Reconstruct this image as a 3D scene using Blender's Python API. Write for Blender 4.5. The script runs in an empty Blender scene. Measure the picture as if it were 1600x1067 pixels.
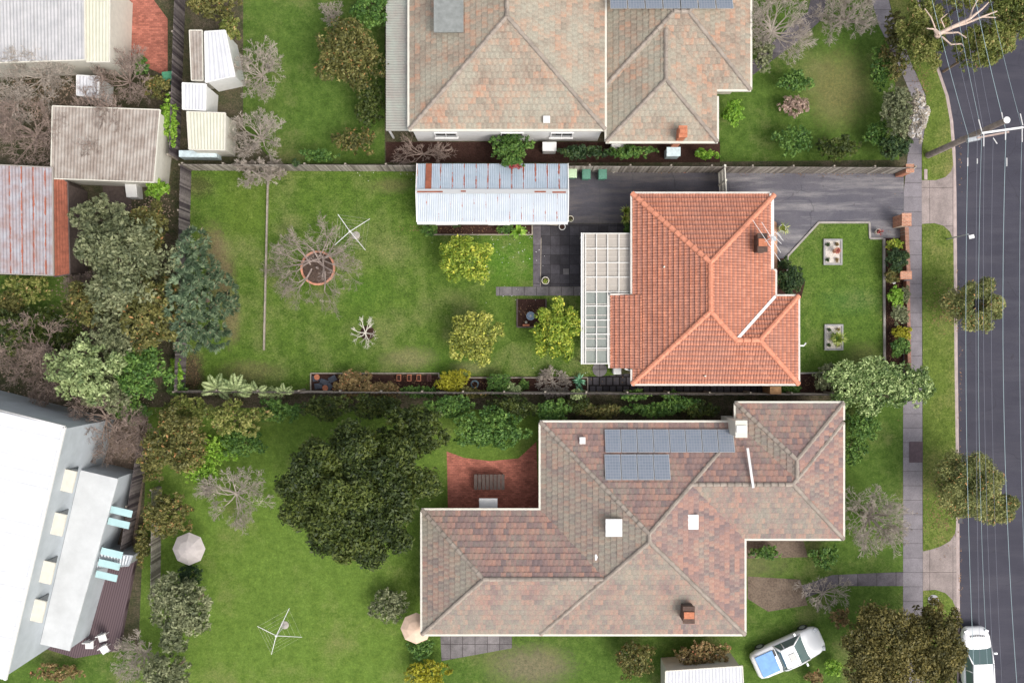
import bpy, bmesh, math, random
import numpy as np
from mathutils import Vector
R = math.radians
HC = 55.0            # camera height
PXM = 25.0           # photo pixels per metre on the ground
sc = bpy.context.scene
col = sc.collection

# ------------------------------------------------------------------ camera / light
cam = bpy.data.cameras.new("camera"); camo = bpy.data.objects.new("camera", cam); col.objects.link(camo)
camo.location = (0, 0, HC); cam.sensor_width = 36; cam.lens = 36 * HC / 64.0; cam.clip_end = 2000
sc.camera = camo
SUN_EL, SUN_AZ = 55, -40          # azimuth measured from +x towards +y
w = bpy.data.worlds.new("World"); sc.world = w; w.use_nodes = True
nt = w.node_tree; bg = nt.nodes['Background']
sky = nt.nodes.new('ShaderNodeTexSky'); sky.sky_type = 'NISHITA'; sky.sun_disc = False
sky.sun_elevation = R(SUN_EL); sky.sun_rotation = R(90 - SUN_AZ); sky.dust_density = 4.0; sky.air_density = 1.0
hs = nt.nodes.new('ShaderNodeHueSaturation'); hs.inputs['Saturation'].default_value = 0.32
nt.links.new(sky.outputs[0], hs.inputs['Color']); nt.links.new(hs.outputs[0], bg.inputs[0]); bg.inputs[1].default_value = 0.15
sun = bpy.data.lights.new("sun", 'SUN'); sun.energy = 0.95; sun.angle = R(28); sun.color = (1, .95, .88)
suno = bpy.data.objects.new("sun", sun); col.objects.link(suno)
d = Vector((math.cos(R(SUN_AZ)) * math.cos(R(SUN_EL)), math.sin(R(SUN_AZ)) * math.cos(R(SUN_EL)), math.sin(R(SUN_EL))))
suno.rotation_euler = d.to_track_quat('Z', 'Y').to_euler(); suno.location = (0, 0, 40)
sc.view_settings.view_transform = 'Standard'; sc.view_settings.look = 'None'
sc.view_settings.gamma = 1; sc.view_settings.exposure = 0.72

# ------------------------------------------------------------------ helpers
def P(px, py, h=0.0):
    k = (HC - h) / HC
    return ((px - 800) / PXM * k, (533.5 - py) / PXM * k)
def P3(px, py, h=0.0):
    x, y = P(px, py, h); return (x, y, h)

def M_(nt, op, a, b=None, c=None):
    n = nt.nodes.new('ShaderNodeMath'); n.operation = op
    for i, s in enumerate((a, b, c)):
        if s is None: continue
        if isinstance(s, (int, float)): n.inputs[i].default_value = s
        else: nt.links.new(s, n.inputs[i])
    return n.outputs[0]
def new_mat(name, rough=.8, spec=.3, metal=0):
    m = bpy.data.materials.new(name); m.use_nodes = True
    b = m.node_tree.nodes['Principled BSDF']
    b.inputs['Roughness'].default_value = rough; b.inputs['Metallic'].default_value = metal
    b.inputs['Specular IOR Level'].default_value = spec
    return m, m.node_tree, b
def ramp(nt, fac, cols, lo=0.0, hi=1.0, interp='LINEAR'):
    r = nt.nodes.new('ShaderNodeValToRGB'); e = r.color_ramp; e.interpolation = interp
    n = len(cols)
    while len(e.elements) < n: e.elements.new(.5)
    for i, c in enumerate(cols):
        e.elements[i].position = lo + (hi - lo) * i / max(1, n - 1); e.elements[i].color = (*c[:3], 1)
    nt.links.new(fac, r.inputs[0]); return r.outputs[0]
def tc(nt, kind='Object'):
    return nt.nodes.new('ShaderNodeTexCoord').outputs[kind]
def mapping(nt, v, scale):
    m = nt.nodes.new('ShaderNodeMapping'); m.inputs['Scale'].default_value = scale; nt.links.new(v, m.inputs[0]); return m.outputs[0]
def noise(nt, v, scale, detail=4, rough=.6, dist=0):
    n = nt.nodes.new('ShaderNodeTexNoise'); n.inputs['Scale'].default_value = scale; n.inputs['Detail'].default_value = detail
    n.inputs['Roughness'].default_value = rough; n.inputs['Distortion'].default_value = dist
    nt.links.new(v, n.inputs['Vector']); return n.outputs['Fac']
def mix(nt, f, a, b, mode='MIX'):
    n = nt.nodes.new('ShaderNodeMix'); n.data_type = 'RGBA'; n.blend_type = mode
    for s, i in ((f, 0), (a, 6), (b, 7)):
        if isinstance(s, (int, float)): n.inputs[i].default_value = s
        elif isinstance(s, tuple): n.inputs[i].default_value = (*s[:3], 1)
        else: nt.links.new(s, n.inputs[i])
    return n.outputs[2]
def bump(nt, b, h, dist=.02, strength=1):
    n = nt.nodes.new('ShaderNodeBump'); n.inputs['Distance'].default_value = dist; n.inputs['Strength'].default_value = strength
    nt.links.new(h, n.inputs['Height']); nt.links.new(n.outputs[0], b.inputs['Normal'])
MC = {}
def simple(name, colr, rough=.6, var=.25, scale=3.0, spec=.3, metal=0, bmp=0):
    if name in MC: return MC[name]
    m, t, b = new_mat(name, rough, spec, metal)
    v = tc(t); n = noise(t, v, scale, 5, .65)
    c0 = tuple(x * (1 - var) for x in colr); c1 = tuple(min(1, x * (1 + var)) for x in colr)
    t.links.new(ramp(t, n, [c0, colr, c1], .3, .7), b.inputs['Base Color'])
    if bmp: bump(t, b, noise(t, v, scale * 6, 3), bmp)
    MC[name] = m; return m

def ground_mat(name, layers, rough=.95, bmp=.03, bs=40, stretch=(1, 1, 1)):
    """layers: list of (scale, colours, lo, hi, mixfactor)"""
    m, t, b = new_mat(name, rough, .15)
    v = mapping(t, tc(t), stretch); c = None
    for (s, cols, lo, hi, f) in layers:
        r = ramp(t, noise(t, v, s, 6, .62), cols, lo, hi)
        c = r if c is None else mix(t, f, c, r)
    t.links.new(c, b.inputs['Base Color'])
    bump(t, b, noise(t, v, bs, 4, .7), bmp); return m

def grass(name, a, b_, dry, amount=.55, fine=1.0, spots=()):
    m, t, b = new_mat(name, .95, .1)
    v = tc(t)
    big = noise(t, v, .30, 5, .6); mid = noise(t, v, 1.5, 7, .72); fin = noise(t, v, 9, 6, .85); vf = noise(t, mapping(t, v, (1, 1.5, 1)), 30, 4, .85)
    c = ramp(t, mid, [a, b_], .36, .64)
    am = M_(t, 'ADD', M_(t, 'ADD', M_(t, 'MULTIPLY', big, .50), M_(t, 'MULTIPLY', fin, .30)), M_(t, 'MULTIPLY', mid, .20))
    lo, hi = .60 - amount * .25, .70 - amount * .2
    dm = M_(t, 'MULTIPLY', ramp(t, am, [(0, 0, 0), (1, 1, 1)], lo, hi + .05), .80)
    for (px, py, rx, ry, st, cl) in spots:       # worn or bare places in the turf
        cx, cy = P(px, py); mp = t.nodes.new('ShaderNodeMapping'); mp.vector_type = 'POINT'
        mp.inputs['Scale'].default_value = (PXM / rx, PXM / ry, 0); mp.inputs['Location'].default_value = (-cx * PXM / rx, -cy * PXM / ry, 0); t.links.new(v, mp.inputs[0])
        ln = t.nodes.new('ShaderNodeVectorMath'); ln.operation = 'LENGTH'; t.links.new(mp.outputs[0], ln.inputs[0])
        f = M_(t, 'SUBTRACT', 1.0, M_(t, 'ADD', ln.outputs['Value'], M_(t, 'MULTIPLY', M_(t, 'SUBTRACT', M_(t, 'ADD', M_(t, 'MULTIPLY', mid, .4), M_(t, 'MULTIPLY', fin, .6)), .5), 2.6)))
        f = M_(t, 'MULTIPLY', M_(t, 'MINIMUM', M_(t, 'MAXIMUM', M_(t, 'MULTIPLY', f, 1.6), 0), 1), st)
        c = mix(t, f, c, cl)
    cl = noise(t, v, 4.2, 6, .75); c = mix(t, .7, c, ramp(t, cl, [(.62, .66, .6), (1, 1, 1), (1.45, 1.32, 1.25)], .32, .68), 'MULTIPLY')
    c = mix(t, dm, c, dry)
    straw = ramp(t, vf, [(0, 0, 0), (1, 1, 1)], .56, .70); c = mix(t, M_(t, 'MULTIPLY', straw, .55 * fine), c, tuple(x * 1.25 for x in dry))
    f2 = ramp(t, fin, [(.35, .38, .35), (1, 1, 1), (1.7, 1.65, 1.6)], .30, .70)
    c = mix(t, .9 * fine, c, f2, 'MULTIPLY')
    f3 = ramp(t, vf, [(.35, .38, .35), (1.55, 1.5, 1.5)], .33, .67)
    c = mix(t, .75 * fine, c, f3, 'MULTIPLY')
    c = mix(t, 1.0, c, (1.14, 1.13, 1.24), 'MULTIPLY'); t.links.new(c, b.inputs['Base Color']); bump(t, b, fin, .06); return m

def leaf_mat(name, dark, mid, light, accent=None, rough=.55):
    m, t, b = new_mat(name, rough, .35)
    uv = t.nodes.new('ShaderNodeUVMap'); s = t.nodes.new('ShaderNodeSeparateXYZ'); t.links.new(uv.outputs[0], s.inputs[0])
    f = M_(t, 'ADD', M_(t, 'MULTIPLY', s.outputs[0], .5), M_(t, 'MULTIPLY', s.outputs[1], .5))
    cols = [dark, mid, light]
    c = ramp(t, f, cols, .15, .85)
    if accent:
        c = mix(t, M_(t, 'GREATER_THAN', s.outputs[0], .965), c, accent)
    t.links.new(c, b.inputs['Base Color'])
    tr = t.nodes.new('ShaderNodeBsdfTranslucent'); t.links.new(c, tr.inputs[0])
    mx = t.nodes.new('ShaderNodeMixShader'); mx.inputs[0].default_value = .22
    t.links.new(b.outputs[0], mx.inputs[1]); t.links.new(tr.outputs[0], mx.inputs[2])
    t.links.new(mx.outputs[0], t.nodes['Material Output'].inputs[0]); return m

def tag(o, label=None, cat=None, group=None, kind=None):
    if label: o['label'] = label
    if cat: o['category'] = cat
    if group: o['group'] = group
    if kind: o['kind'] = kind
    return o
def thing(name, label, cat, loc=(0, 0, 0), group=None):
    o = bpy.data.objects.new(name, None); col.objects.link(o); o.empty_display_size = .3
    o.location = loc; return tag(o, label, cat, group)
def wloc(o):
    v = Vector((0, 0, 0))
    while o is not None: v += o.location; o = o.parent
    return v
class MB:
    def __init__(s): s.v = []; s.f = []; s.uv = []
    def add(s, verts, faces, uv=None):
        n = len(s.v); s.v += [tuple(p) for p in verts]
        for f in faces:
            s.f.append(tuple(i + n for i in f)); s.uv.append(uv)
        return s
    def box(s, c, size, rz=0, taper=1.0, uv=None):
        x, y, z = size[0] / 2, size[1] / 2, size[2] / 2; cr, sr = math.cos(rz), math.sin(rz); vs = []
        for dz in (-1, 1):
            k = taper if dz > 0 else 1
            for dx, dy in ((-1, -1), (1, -1), (1, 1), (-1, 1)):
                a, b = dx * x * k, dy * y * k
                vs.append((c[0] + a * cr - b * sr, c[1] + a * sr + b * cr, c[2] + dz * z))
        return s.add(vs, [(0, 3, 2, 1), (4, 5, 6, 7), (0, 1, 5, 4), (1, 2, 6, 5), (2, 3, 7, 6), (3, 0, 4, 7)], uv)
    def bar(s, p0, p1, w_, h_, uv=None):
        p0, p1 = Vector(p0), Vector(p1); d = p1 - p0
        if d.length < 1e-6: return s
        d.normalize(); side = d.cross(Vector((0, 0, 1)))
        if side.length < 1e-3: side = Vector((1, 0, 0))
        side.normalize(); up = side.cross(d)
        vs = []
        for p in (p0, p1):
            for a, b in ((-1, -1), (1, -1), (1, 1), (-1, 1)): vs.append(p + side * a * w_ / 2 + up * b * h_ / 2)
        return s.add(vs, [(0, 3, 2, 1), (4, 5, 6, 7), (0, 1, 5, 4), (1, 2, 6, 5), (2, 3, 7, 6), (3, 0, 4, 7)], uv)
    def tube(s, p0, p1, r0, r1=None, n=8, caps=True, uv=None):
        r1 = r0 if r1 is None else r1
        p0, p1 = Vector(p0), Vector(p1); d = (p1 - p0)
        if d.length < 1e-6: return s
        d.normalize(); a = d.cross(Vector((0, 0, 1)))
        if a.length < 1e-3: a = Vector((1, 0, 0))
        a.normalize(); b = a.cross(d); vs = []
        for p, r in ((p0, r0), (p1, r1)):
            for i in range(n):
                t = 2 * math.pi * i / n; vs.append(p + a * math.cos(t) * r + b * math.sin(t) * r)
        fs = [(i, (i + 1) % n, n + (i + 1) % n, n + i) for i in range(n)]
        if caps: fs += [tuple(range(n))[::-1], tuple(range(n, 2 * n))]
        return s.add(vs, fs, uv)
    def lathe(s, c, prof, n=20, sx=1, sy=1, uv=None):
        vs = []; fs = []
        for r, z in prof:
            for i in range(n):
                t = 2 * math.pi * i / n; vs.append((c[0] + math.cos(t) * r * sx, c[1] + math.sin(t) * r * sy, c[2] + z))
        for k in range(len(prof) - 1):
            for i in range(n): fs.append((k * n + i, k * n + (i + 1) % n, (k + 1) * n + (i + 1) % n, (k + 1) * n + i))
        fs.append(tuple(range(n))[::-1]); fs.append(tuple(range((len(prof) - 1) * n, len(prof) * n)))
        return s.add(vs, fs, uv)
    def prism(s, pts, z0, z1, uv=None):
        """pts: 2-D list counter-clockwise or not"""
        a = sum(pts[i][0] * pts[(i + 1) % len(pts)][1] - pts[(i + 1) % len(pts)][0] * pts[i][1] for i in range(len(pts)))
        if a < 0: pts = pts[::-1]
        n = len(pts); zf0 = z0 if isinstance(z0, list) else [z0] * n; zf1 = z1 if isinstance(z1, list) else [z1] * n
        if a < 0:
            zf0 = zf0[::-1]; zf1 = zf1[::-1]
        vs = [(p[0], p[1], z) for p, z in zip(pts, zf0)] + [(p[0], p[1], z) for p, z in zip(pts, zf1)]
        fs = [tuple(range(n))[::-1], tuple(range(n, 2 * n))] + [(i, (i + 1) % n, n + (i + 1) % n, n + i) for i in range(n)]
        return s.add(vs, fs, uv)
    def sheet(s, pts, z=0):
        a = sum(pts[i][0] * pts[(i + 1) % len(pts)][1] - pts[(i + 1) % len(pts)][0] * pts[i][1] for i in range(len(pts)))
        if a < 0: pts = pts[::-1]
        return s.add([(p[0], p[1], z) for p in pts], [tuple(range(len(pts)))])
    def build(s, name, mat, parent=None, smooth=False, bevel=0, loc=None, tri=True):
        base = Vector(loc) if loc is not None else (wloc(parent) if parent is not None else Vector((0, 0, 0)))
        me = bpy.data.meshes.new(name)
        me.from_pydata([(p[0] - base.x, p[1] - base.y, p[2] - base.z) for p in s.v], [], s.f)
        if any(u is not None for u in s.uv):
            lay = me.uv_layers.new(name='UVMap'); k = 0; dat = []
            for f, u in zip(s.f, s.uv):
                for j in range(len(f)):
                    if u is None: dat += [0, 0]
                    elif isinstance(u, list): dat += list(u[j])
                    else: dat += list(u)
            lay.data.foreach_set('uv', dat)
        if any(len(f) > 4 for f in s.f) and tri:
            bm = bmesh.new(); bm.from_mesh(me)
            bmesh.ops.triangulate(bm, faces=[f for f in bm.faces if len(f.verts) > 4]); bm.to_mesh(me); bm.free()
        if smooth:
            for p in me.polygons: p.use_smooth = True
        me.materials.append(mat)
        o = bpy.data.objects.new(name, me); col.objects.link(o)
        if parent is not None: o.parent = parent
        elif loc is not None: o.location = loc
        if bevel:
            md = o.modifiers.new('bevel', 'BEVEL'); md.width = bevel; md.segments = 2; md.limit_method = 'ANGLE'
        return o
def struct(name, mb, mat): return tag(mb.build(name, mat), kind='structure')
def pxs(pts, h=0): return [P(a, b, h) for a, b in pts]
def area(name, pts, mat, z, smoothpts=False): return struct(name, MB().sheet(pxs(pts), z), mat)
def solo(name, label, cat, mb, mat, group=None, kind=None, loc=None, smooth=False, bevel=0):
    if loc is None:
        xs = [p[0] for p in mb.v]; ys = [p[1] for p in mb.v]; zs = [p[2] for p in mb.v]
        loc = ((min(xs) + max(xs)) / 2, (min(ys) + max(ys)) / 2, min(zs))
    return tag(mb.build(name, mat, loc=loc, smooth=smooth, bevel=bevel), label, cat, group, kind)
def copy_tree(o, parent=None):
    c = o.copy(); col.objects.link(c)
    if parent is not None: c.parent = parent
    for ch in list(o.children): copy_tree(ch, c)
    return c

# ------------------------------------------------------------------ materials
EARTH = (.20, .135, .085); DIRT = (.055, .035, .025)
G_LAWN = grass('lawn_backyard', (.052, .100, .013), (.092, .158, .022), (.210, .200, .085), .42, 1.0, [(795, 405, 62, 52, .75, (.075, .175, .016)), (560, 455, 60, 30, .4, (.060, .135, .014)), (640, 290, 60, 30, .5, (.060, .130, .014)), (700, 570, 90, 30, .35, (.055, .125, .014)), (860, 570, 70, 24, .5, (.050, .115, .014)), (385, 320, 50, 90, .3, (.11, .16, .02)),(345, 430, 28, 70, .65, EARTH), (330, 380, 26, 40, .5, EARTH), (362, 500, 18, 50, .55, EARTH), (302, 585, 22, 55, .9, DIRT), (310, 290, 30, 22, .5, DIRT), (612, 290, 40, 16, .35, EARTH), (390, 580, 60, 22, .35, EARTH), (640, 560, 50, 22, .5, (.25, .21, .11)), (735, 575, 40, 14, .4, (.23, .19, .10))])
G_FRONT = grass('lawn_front', (.056, .108, .015), (.092, .158, .024), (.205, .195, .078), .32, 1.0, [(1330, 470, 60, 26, .4, (.05, .125, .03)), (1245, 560, 20, 50, .4, (.045, .11, .014)), (1350, 560, 40, 30, .4, (.19, .18, .07))])
G_BRIGHT = grass('lawn_green', (.052, .125, .010), (.095, .195, .020), (.160, .175, .05), .25)
G_NEI = grass('lawn_neighbour', (.050, .098, .014), (.088, .148, .026), (.190, .165, .075), .36, .6, [(1310, 140, 60, 75, .55, (.20, .165, .07)), (1150, 880, 90, 40, .4, (.19, .15, .09)), (420, 120, 30, 160, .3, (.10, .15, .03)), (830, 1040, 80, 40, .6, (.2, .15, .11))])
G_NEIB = grass('lawn_neighbour_bright', (.080, .135, .020), (.115, .190, .030), (.190, .180, .070), .32, .55)
G_VERGE = grass('verge_grass', (.075, .118, .018), (.115, .165, .030), (.215, .185, .075), .42)
M_BASE = grass('scrub_ground', (.045, .055, .022), (.085, .075, .042), (.15, .115, .085), .5)
M_SOIL = ground_mat('bare_soil', [(1.2, [(.10, .075, .055), (.22, .17, .125)], .35, .65, 1), (9, [(.06, .045, .035), (.28, .21, .16)], .3, .7, .5)])
M_MULCH = ground_mat('bark_mulch', [(3, [(.030, .014, .012), (.075, .035, .028)], .35, .65, 1), (38, [(.012, .006, .005), (.14, .075, .055)], .38, .72, .6)], bmp=.05)
M_DARKPAVE = None
def slab_mat(name, colr, bx, by, mort, off=0.0, var=.2, mortar=.03, stain=.4, rot=0):
    m, t, b = new_mat(name, .85, .25)
    v = tc(t); mp = t.nodes.new('ShaderNodeMapping'); mp.inputs['Rotation'].default_value = (0, 0, rot); t.links.new(v, mp.inputs[0])
    br = t.nodes.new('ShaderNodeTexBrick'); br.offset = off; t.links.new(mp.outputs[0], br.inputs['Vector'])
    br.inputs['Scale'].default_value = 1; br.inputs['Brick Width'].default_value = bx; br.inputs['Row Height'].default_value = by
    br.inputs['Mortar Size'].default_value = mortar; br.inputs['Mortar Smooth'].default_value = .3
    br.inputs['Color1'].default_value = (*[x * (1 - var) for x in colr], 1); br.inputs['Color2'].default_value = (*[min(1, x * (1 + var)) for x in colr], 1)
    br.inputs['Mortar'].default_value = (*mort, 1)
    f = ramp(t, noise(t, v, 1.1, 7, .7), [(1 - stain,) * 3, (1, 1, 1), (1 + stain,) * 3], .3, .7)
    f2 = ramp(t, noise(t, v, 22, 4, .7), [(.75,) * 3, (1.25,) * 3], .3, .7)
    c = mix(t, 1.0, mix(t, 1.0, br.outputs['Color'], f, 'MULTIPLY'), f2, 'MULTIPLY')
    t.links.new(c, b.inputs['Base Color']); bump(t, b, br.outputs['Fac'], -.006); return m
M_PATIO = slab_mat('dark_patio_pavers', (.050, .046, .052), .6, .6, (.02, .018, .018), 0, .3, .012, .35)
M_STRIP = slab_mat('path_strip', (.125, .110, .120), 1.2, 1.2, (.05, .045, .045), 0, .15, .02)
M_SLABS = slab_mat('grey_slabs', (.17, .155, .155), .77, .9, (.06, .05, .05), 0, .14, .02)
M_BLUE = slab_mat('bluestone_pavers', (.062, .056, .062), .42, .55, (.015, .012, .012), .5, .35, .05)
M_FOOT = slab_mat('footpath_concrete', (.20, .182, .195), 3.0, .90, (.08, .07, .07), 0, .10, .014, .2)
M_CROSS = slab_mat('crossover_concrete', (.26, .215, .200), 1.45, 2.4, (.10, .08, .075), 0, .08, .016, .3)
M_PORCH = slab_mat('porch_tiles', (.52, .30, .19), .3, .3, (.38, .24, .17), 0, .12, .012, .15)
M_REDPAVE = slab_mat('red_brick_paving', (.37, .13, .09), .23, .11, (.25, .10, .075), .5, .25, .01, .25)
def asphalt(name, a, b_, stain, lo=.45, hi=.7):
    m, t, b = new_mat(name, .85, .25); v = tc(t)
    c = ramp(t, noise(t, v, .5, 5, .6), [a, b_], .3, .7)
    c = mix(t, ramp(t, noise(t, mapping(t, v, (.14, 1.0, 1)), 1.1, 7, .7, .05), [(0, 0, 0), (1, 1, 1)], lo, hi), c, stain)
    c = mix(t, 1.0, c, ramp(t, noise(t, v, 45, 3, .8), [(.6,) * 3, (1.4,) * 3], .3, .7), 'MULTIPLY')
    wv = t.nodes.new('ShaderNodeVectorMath'); wv.operation = 'ADD'; nn = t.nodes.new('ShaderNodeTexNoise'); nn.inputs['Scale'].default_value = .9; nn.inputs['Detail'].default_value = 6
    t.links.new(v, nn.inputs['Vector']); t.links.new(v, wv.inputs[0]); t.links.new(nn.outputs['Color'], wv.inputs[1])
    vo = t.nodes.new('ShaderNodeTexVoronoi'); vo.feature = 'DISTANCE_TO_EDGE'; vo.inputs['Scale'].default_value = .22; t.links.new(wv.outputs[0], vo.inputs['Vector'])
    ck = M_(t, 'MULTIPLY', M_(t, 'LESS_THAN', vo.outputs['Distance'], .006), M_(t, 'GREATER_THAN', noise(t, v, .35, 3), .50))
    c = mix(t, M_(t, 'MULTIPLY', ck, .28), c, (.02, .02, .024))
    sp = ramp(t, noise(t, v, 2.6, 2, .5), [(0, 0, 0), (1, 1, 1)], .70, .76); c = mix(t, M_(t, 'MULTIPLY', sp, .35), c, (.03, .028, .03))
    t.links.new(c, b.inputs['Base Color']); bump(t, b, noise(t, v, 60, 2), .01); return m
M_ROAD = asphalt('road_asphalt', (.040, .039, .053), (.053, .051, .067), (.072, .068, .083), .46, .76)
M_DRIVE = asphalt('driveway_asphalt', (.088, .085, .102), (.125, .118, .134), (.25, .235, .235), .47, .66)
M_YARD = asphalt('yard_asphalt', (.052, .050, .060), (.085, .080, .094), (.165, .145, .130), .46, .74)
M_KERB = simple('kerb_concrete', (.36, .29, .27), .8, .2, 2.5)
M_EDGE = simple('concrete_edging', (.33, .30, .27), .85, .25, 4)
M_TIMB = simple('weathered_timber', (.30, .26, .21), .85, .35, 5)
M_DKTIMB = simple('dark_timber', (.10, .075, .065), .85, .3, 5)
M_WHITE = simple('white_paint', (.70, .69, .67), .5, .06, 3)
M_CREAM = simple('cream_paint', (.60, .57, .49), .5, .08, 3)
M_GREYM = simple('grey_metal', (.42, .44, .46), .4, .12, 4, .5, .4)
M_DKGREY = simple('dark_grey', (.06, .06, .065), .6, .2, 4)
M_BLACKP = simple('black_plastic', (.025, .027, .032), .35, .4, 4, .5)
M_TERRA = simple('terracotta', (.46, .17, .09), .75, .25, 6)
M_GRAVEL = ground_mat('white_gravel', [(30, [(.42, .36, .30), (.80, .75, .68)], .35, .65, 1)], bmp=.02)
M_POT = simple('cream_pot', (.62, .58, .48), .6, .12, 4)
M_BARK = simple('bark', (.22, .16, .12), .9, .35, 7)
M_TWIG = simple('bare_twigs', (.27, .205, .17), .9, .45, 3)
M_TWIGG = simple('grey_twigs', (.37, .32, .27), .9, .4, 3)
M_TWIGW = simple('pale_twigs', (.62, .58, .50), .9, .2, 3)
M_EUC = simple('pale_eucalypt_bark', (.56, .43, .35), .8, .3, 3)
def brick_mat(name, c1, c2, mort):
    m, t, b = new_mat(name, .85, .2); v = mapping(t, tc(t), (1, 1, 1))
    br = t.nodes.new('ShaderNodeTexBrick'); t.links.new(v, br.inputs['Vector']); br.inputs['Scale'].default_value = 1
    br.inputs['Brick Width'].default_value = .24; br.inputs['Row Height'].default_value = .086; br.inputs['Mortar Size'].default_value = .01
    br.inputs['Color1'].default_value = (*c1, 1); br.inputs['Color2'].default_value = (*c2, 1); br.inputs['Mortar'].default_value = (*mort, 1)
    c = mix(t, .5, br.outputs['Color'], ramp(t, noise(t, v, 6, 4), [(.6,) * 3, (1.4,) * 3], .3, .7), 'MULTIPLY')
    t.links.new(c, b.inputs['Base Color']); return m
M_BRICK = brick_mat('orange_brick', (.50, .22, .13), (.36, .14, .08), (.45, .36, .28))
M_BRICKD = brick_mat('brown_brick', (.13, .075, .055), (.085, .05, .04), (.10, .08, .07))
M_WALL = simple('cream_render', (.60, .55, .46), .8, .08, 2)
M_WALLB = brick_mat('house_brick', (.42, .26, .17), (.34, .20, .13), (.45, .40, .33))
def glass_mat(name, c, rough=.08):
    m, t, b = new_mat(name, rough, .8); b.inputs['Base Color'].default_value = (*c, 1); return m
M_GLASS = glass_mat('window_glass', (.03, .04, .045))
M_CARGL = glass_mat('car_glass', (.10, .16, .155), .05)
def sheet_mat(name, c, alpha):
    m, t, b = new_mat(name, .35, .4)
    b.inputs['Base Color'].default_value = (*c, 1)
    tr = t.nodes.new('ShaderNodeBsdfTransparent'); mx = t.nodes.new('ShaderNodeMixShader'); mx.inputs[0].default_value = alpha
    n = noise(t, tc(t), 1.4, 4); f = M_(t, 'MULTIPLY_ADD', n, .25, alpha - .12)
    t.links.new(f, mx.inputs[0]); t.links.new(tr.outputs[0], mx.inputs[1]); t.links.new(b.outputs[0], mx.inputs[2])
    t.links.new(mx.outputs[0], t.nodes['Material Output'].inputs[0]); return m
M_LAP = simple('lap_grey_cream', (.50, .46, .41), .5, .1, 3)
M_POLYC = sheet_mat('cream_roof_sheet', (.39, .35, .305), .97)
M_POLYG = sheet_mat('translucent_roof_sheet', (.30, .325, .295), .62)

def tile_mat(name, a, b_, c_, moss, moss_lo, moss_hi, moss_f=.8, joint=.45, band=0.0, bandc=(.3, .2, .2), dirv=None):
    """uv.x = random per tile, uv.y = 0 at the lower lip .. 1 under the next course"""
    m, t, b = new_mat(name, .7, .3)
    uv = t.nodes.new('ShaderNodeUVMap'); s = t.nodes.new('ShaderNodeSeparateXYZ'); t.links.new(uv.outputs[0], s.inputs[0])
    v = tc(t)
    c = ramp(t, M_(t, 'ADD', M_(t, 'MULTIPLY', s.outputs[0], .6), M_(t, 'MULTIPLY', noise(t, v, .7, 5), .4)), [a, b_, c_], .2, .8)
    am = M_(t, 'ADD', M_(t, 'MULTIPLY', noise(t, v, .45, 6, .65), .65), M_(t, 'MULTIPLY', noise(t, v, 5, 4, .7), .35))
    if dirv:
        g_ = t.nodes.new('ShaderNodeNewGeometry'); dt = t.nodes.new('ShaderNodeVectorMath'); dt.operation = 'DOT_PRODUCT'; t.links.new(g_.outputs['Normal'], dt.inputs[0]); dt.inputs[1].default_value = dirv
        am = M_(t, 'ADD', am, dt.outputs['Value'])
    g = ramp(t, am, [(0, 0, 0), (1, 1, 1)], moss_lo, moss_hi)
    c = mix(t, M_(t, 'MULTIPLY', g, moss_f), c, moss)
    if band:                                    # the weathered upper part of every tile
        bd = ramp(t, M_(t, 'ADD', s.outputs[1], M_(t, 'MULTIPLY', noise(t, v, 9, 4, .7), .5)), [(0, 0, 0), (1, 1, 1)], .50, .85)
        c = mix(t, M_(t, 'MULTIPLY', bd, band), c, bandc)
    gap_shade = M_(t, 'MULTIPLY', M_(t, 'GREATER_THAN', s.outputs[1], .84), joint)  # shade of the gap under each overlapping course, put into the tile colour
    c = mix(t, gap_shade, c, (.10, .05, .045))
    c = mix(t, .6, c, ramp(t, noise(t, v, 14, 4, .7), [(.65,) * 3, (1.35,) * 3], .3, .7), 'MULTIPLY')
    t.links.new(c, b.inputs['Base Color']); return m
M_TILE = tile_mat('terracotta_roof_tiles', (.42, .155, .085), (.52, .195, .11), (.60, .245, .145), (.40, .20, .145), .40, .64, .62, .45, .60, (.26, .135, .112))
M_RIDGE = simple('ridge_tiles', (.58, .235, .145), .7, .22, 5)
M_TILEN = tile_mat('lichen_roof_tiles', (.20, .145, .11), (.28, .195, .145), (.41, .20, .12), (.325, .31, .245), .36, .58, .85, .10)
M_TILES = tile_mat('mottled_roof_tiles', (.17, .125, .122), (.250, .160, .140), (.335, .19, .145), (.28, .268, .210), .42, .66, .78, .12, dirv=(-.22, -.14, 0))
M_RIDGES = simple('mossy_ridge_tiles', (.29, .245, .205), .8, .3, 2)

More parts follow.
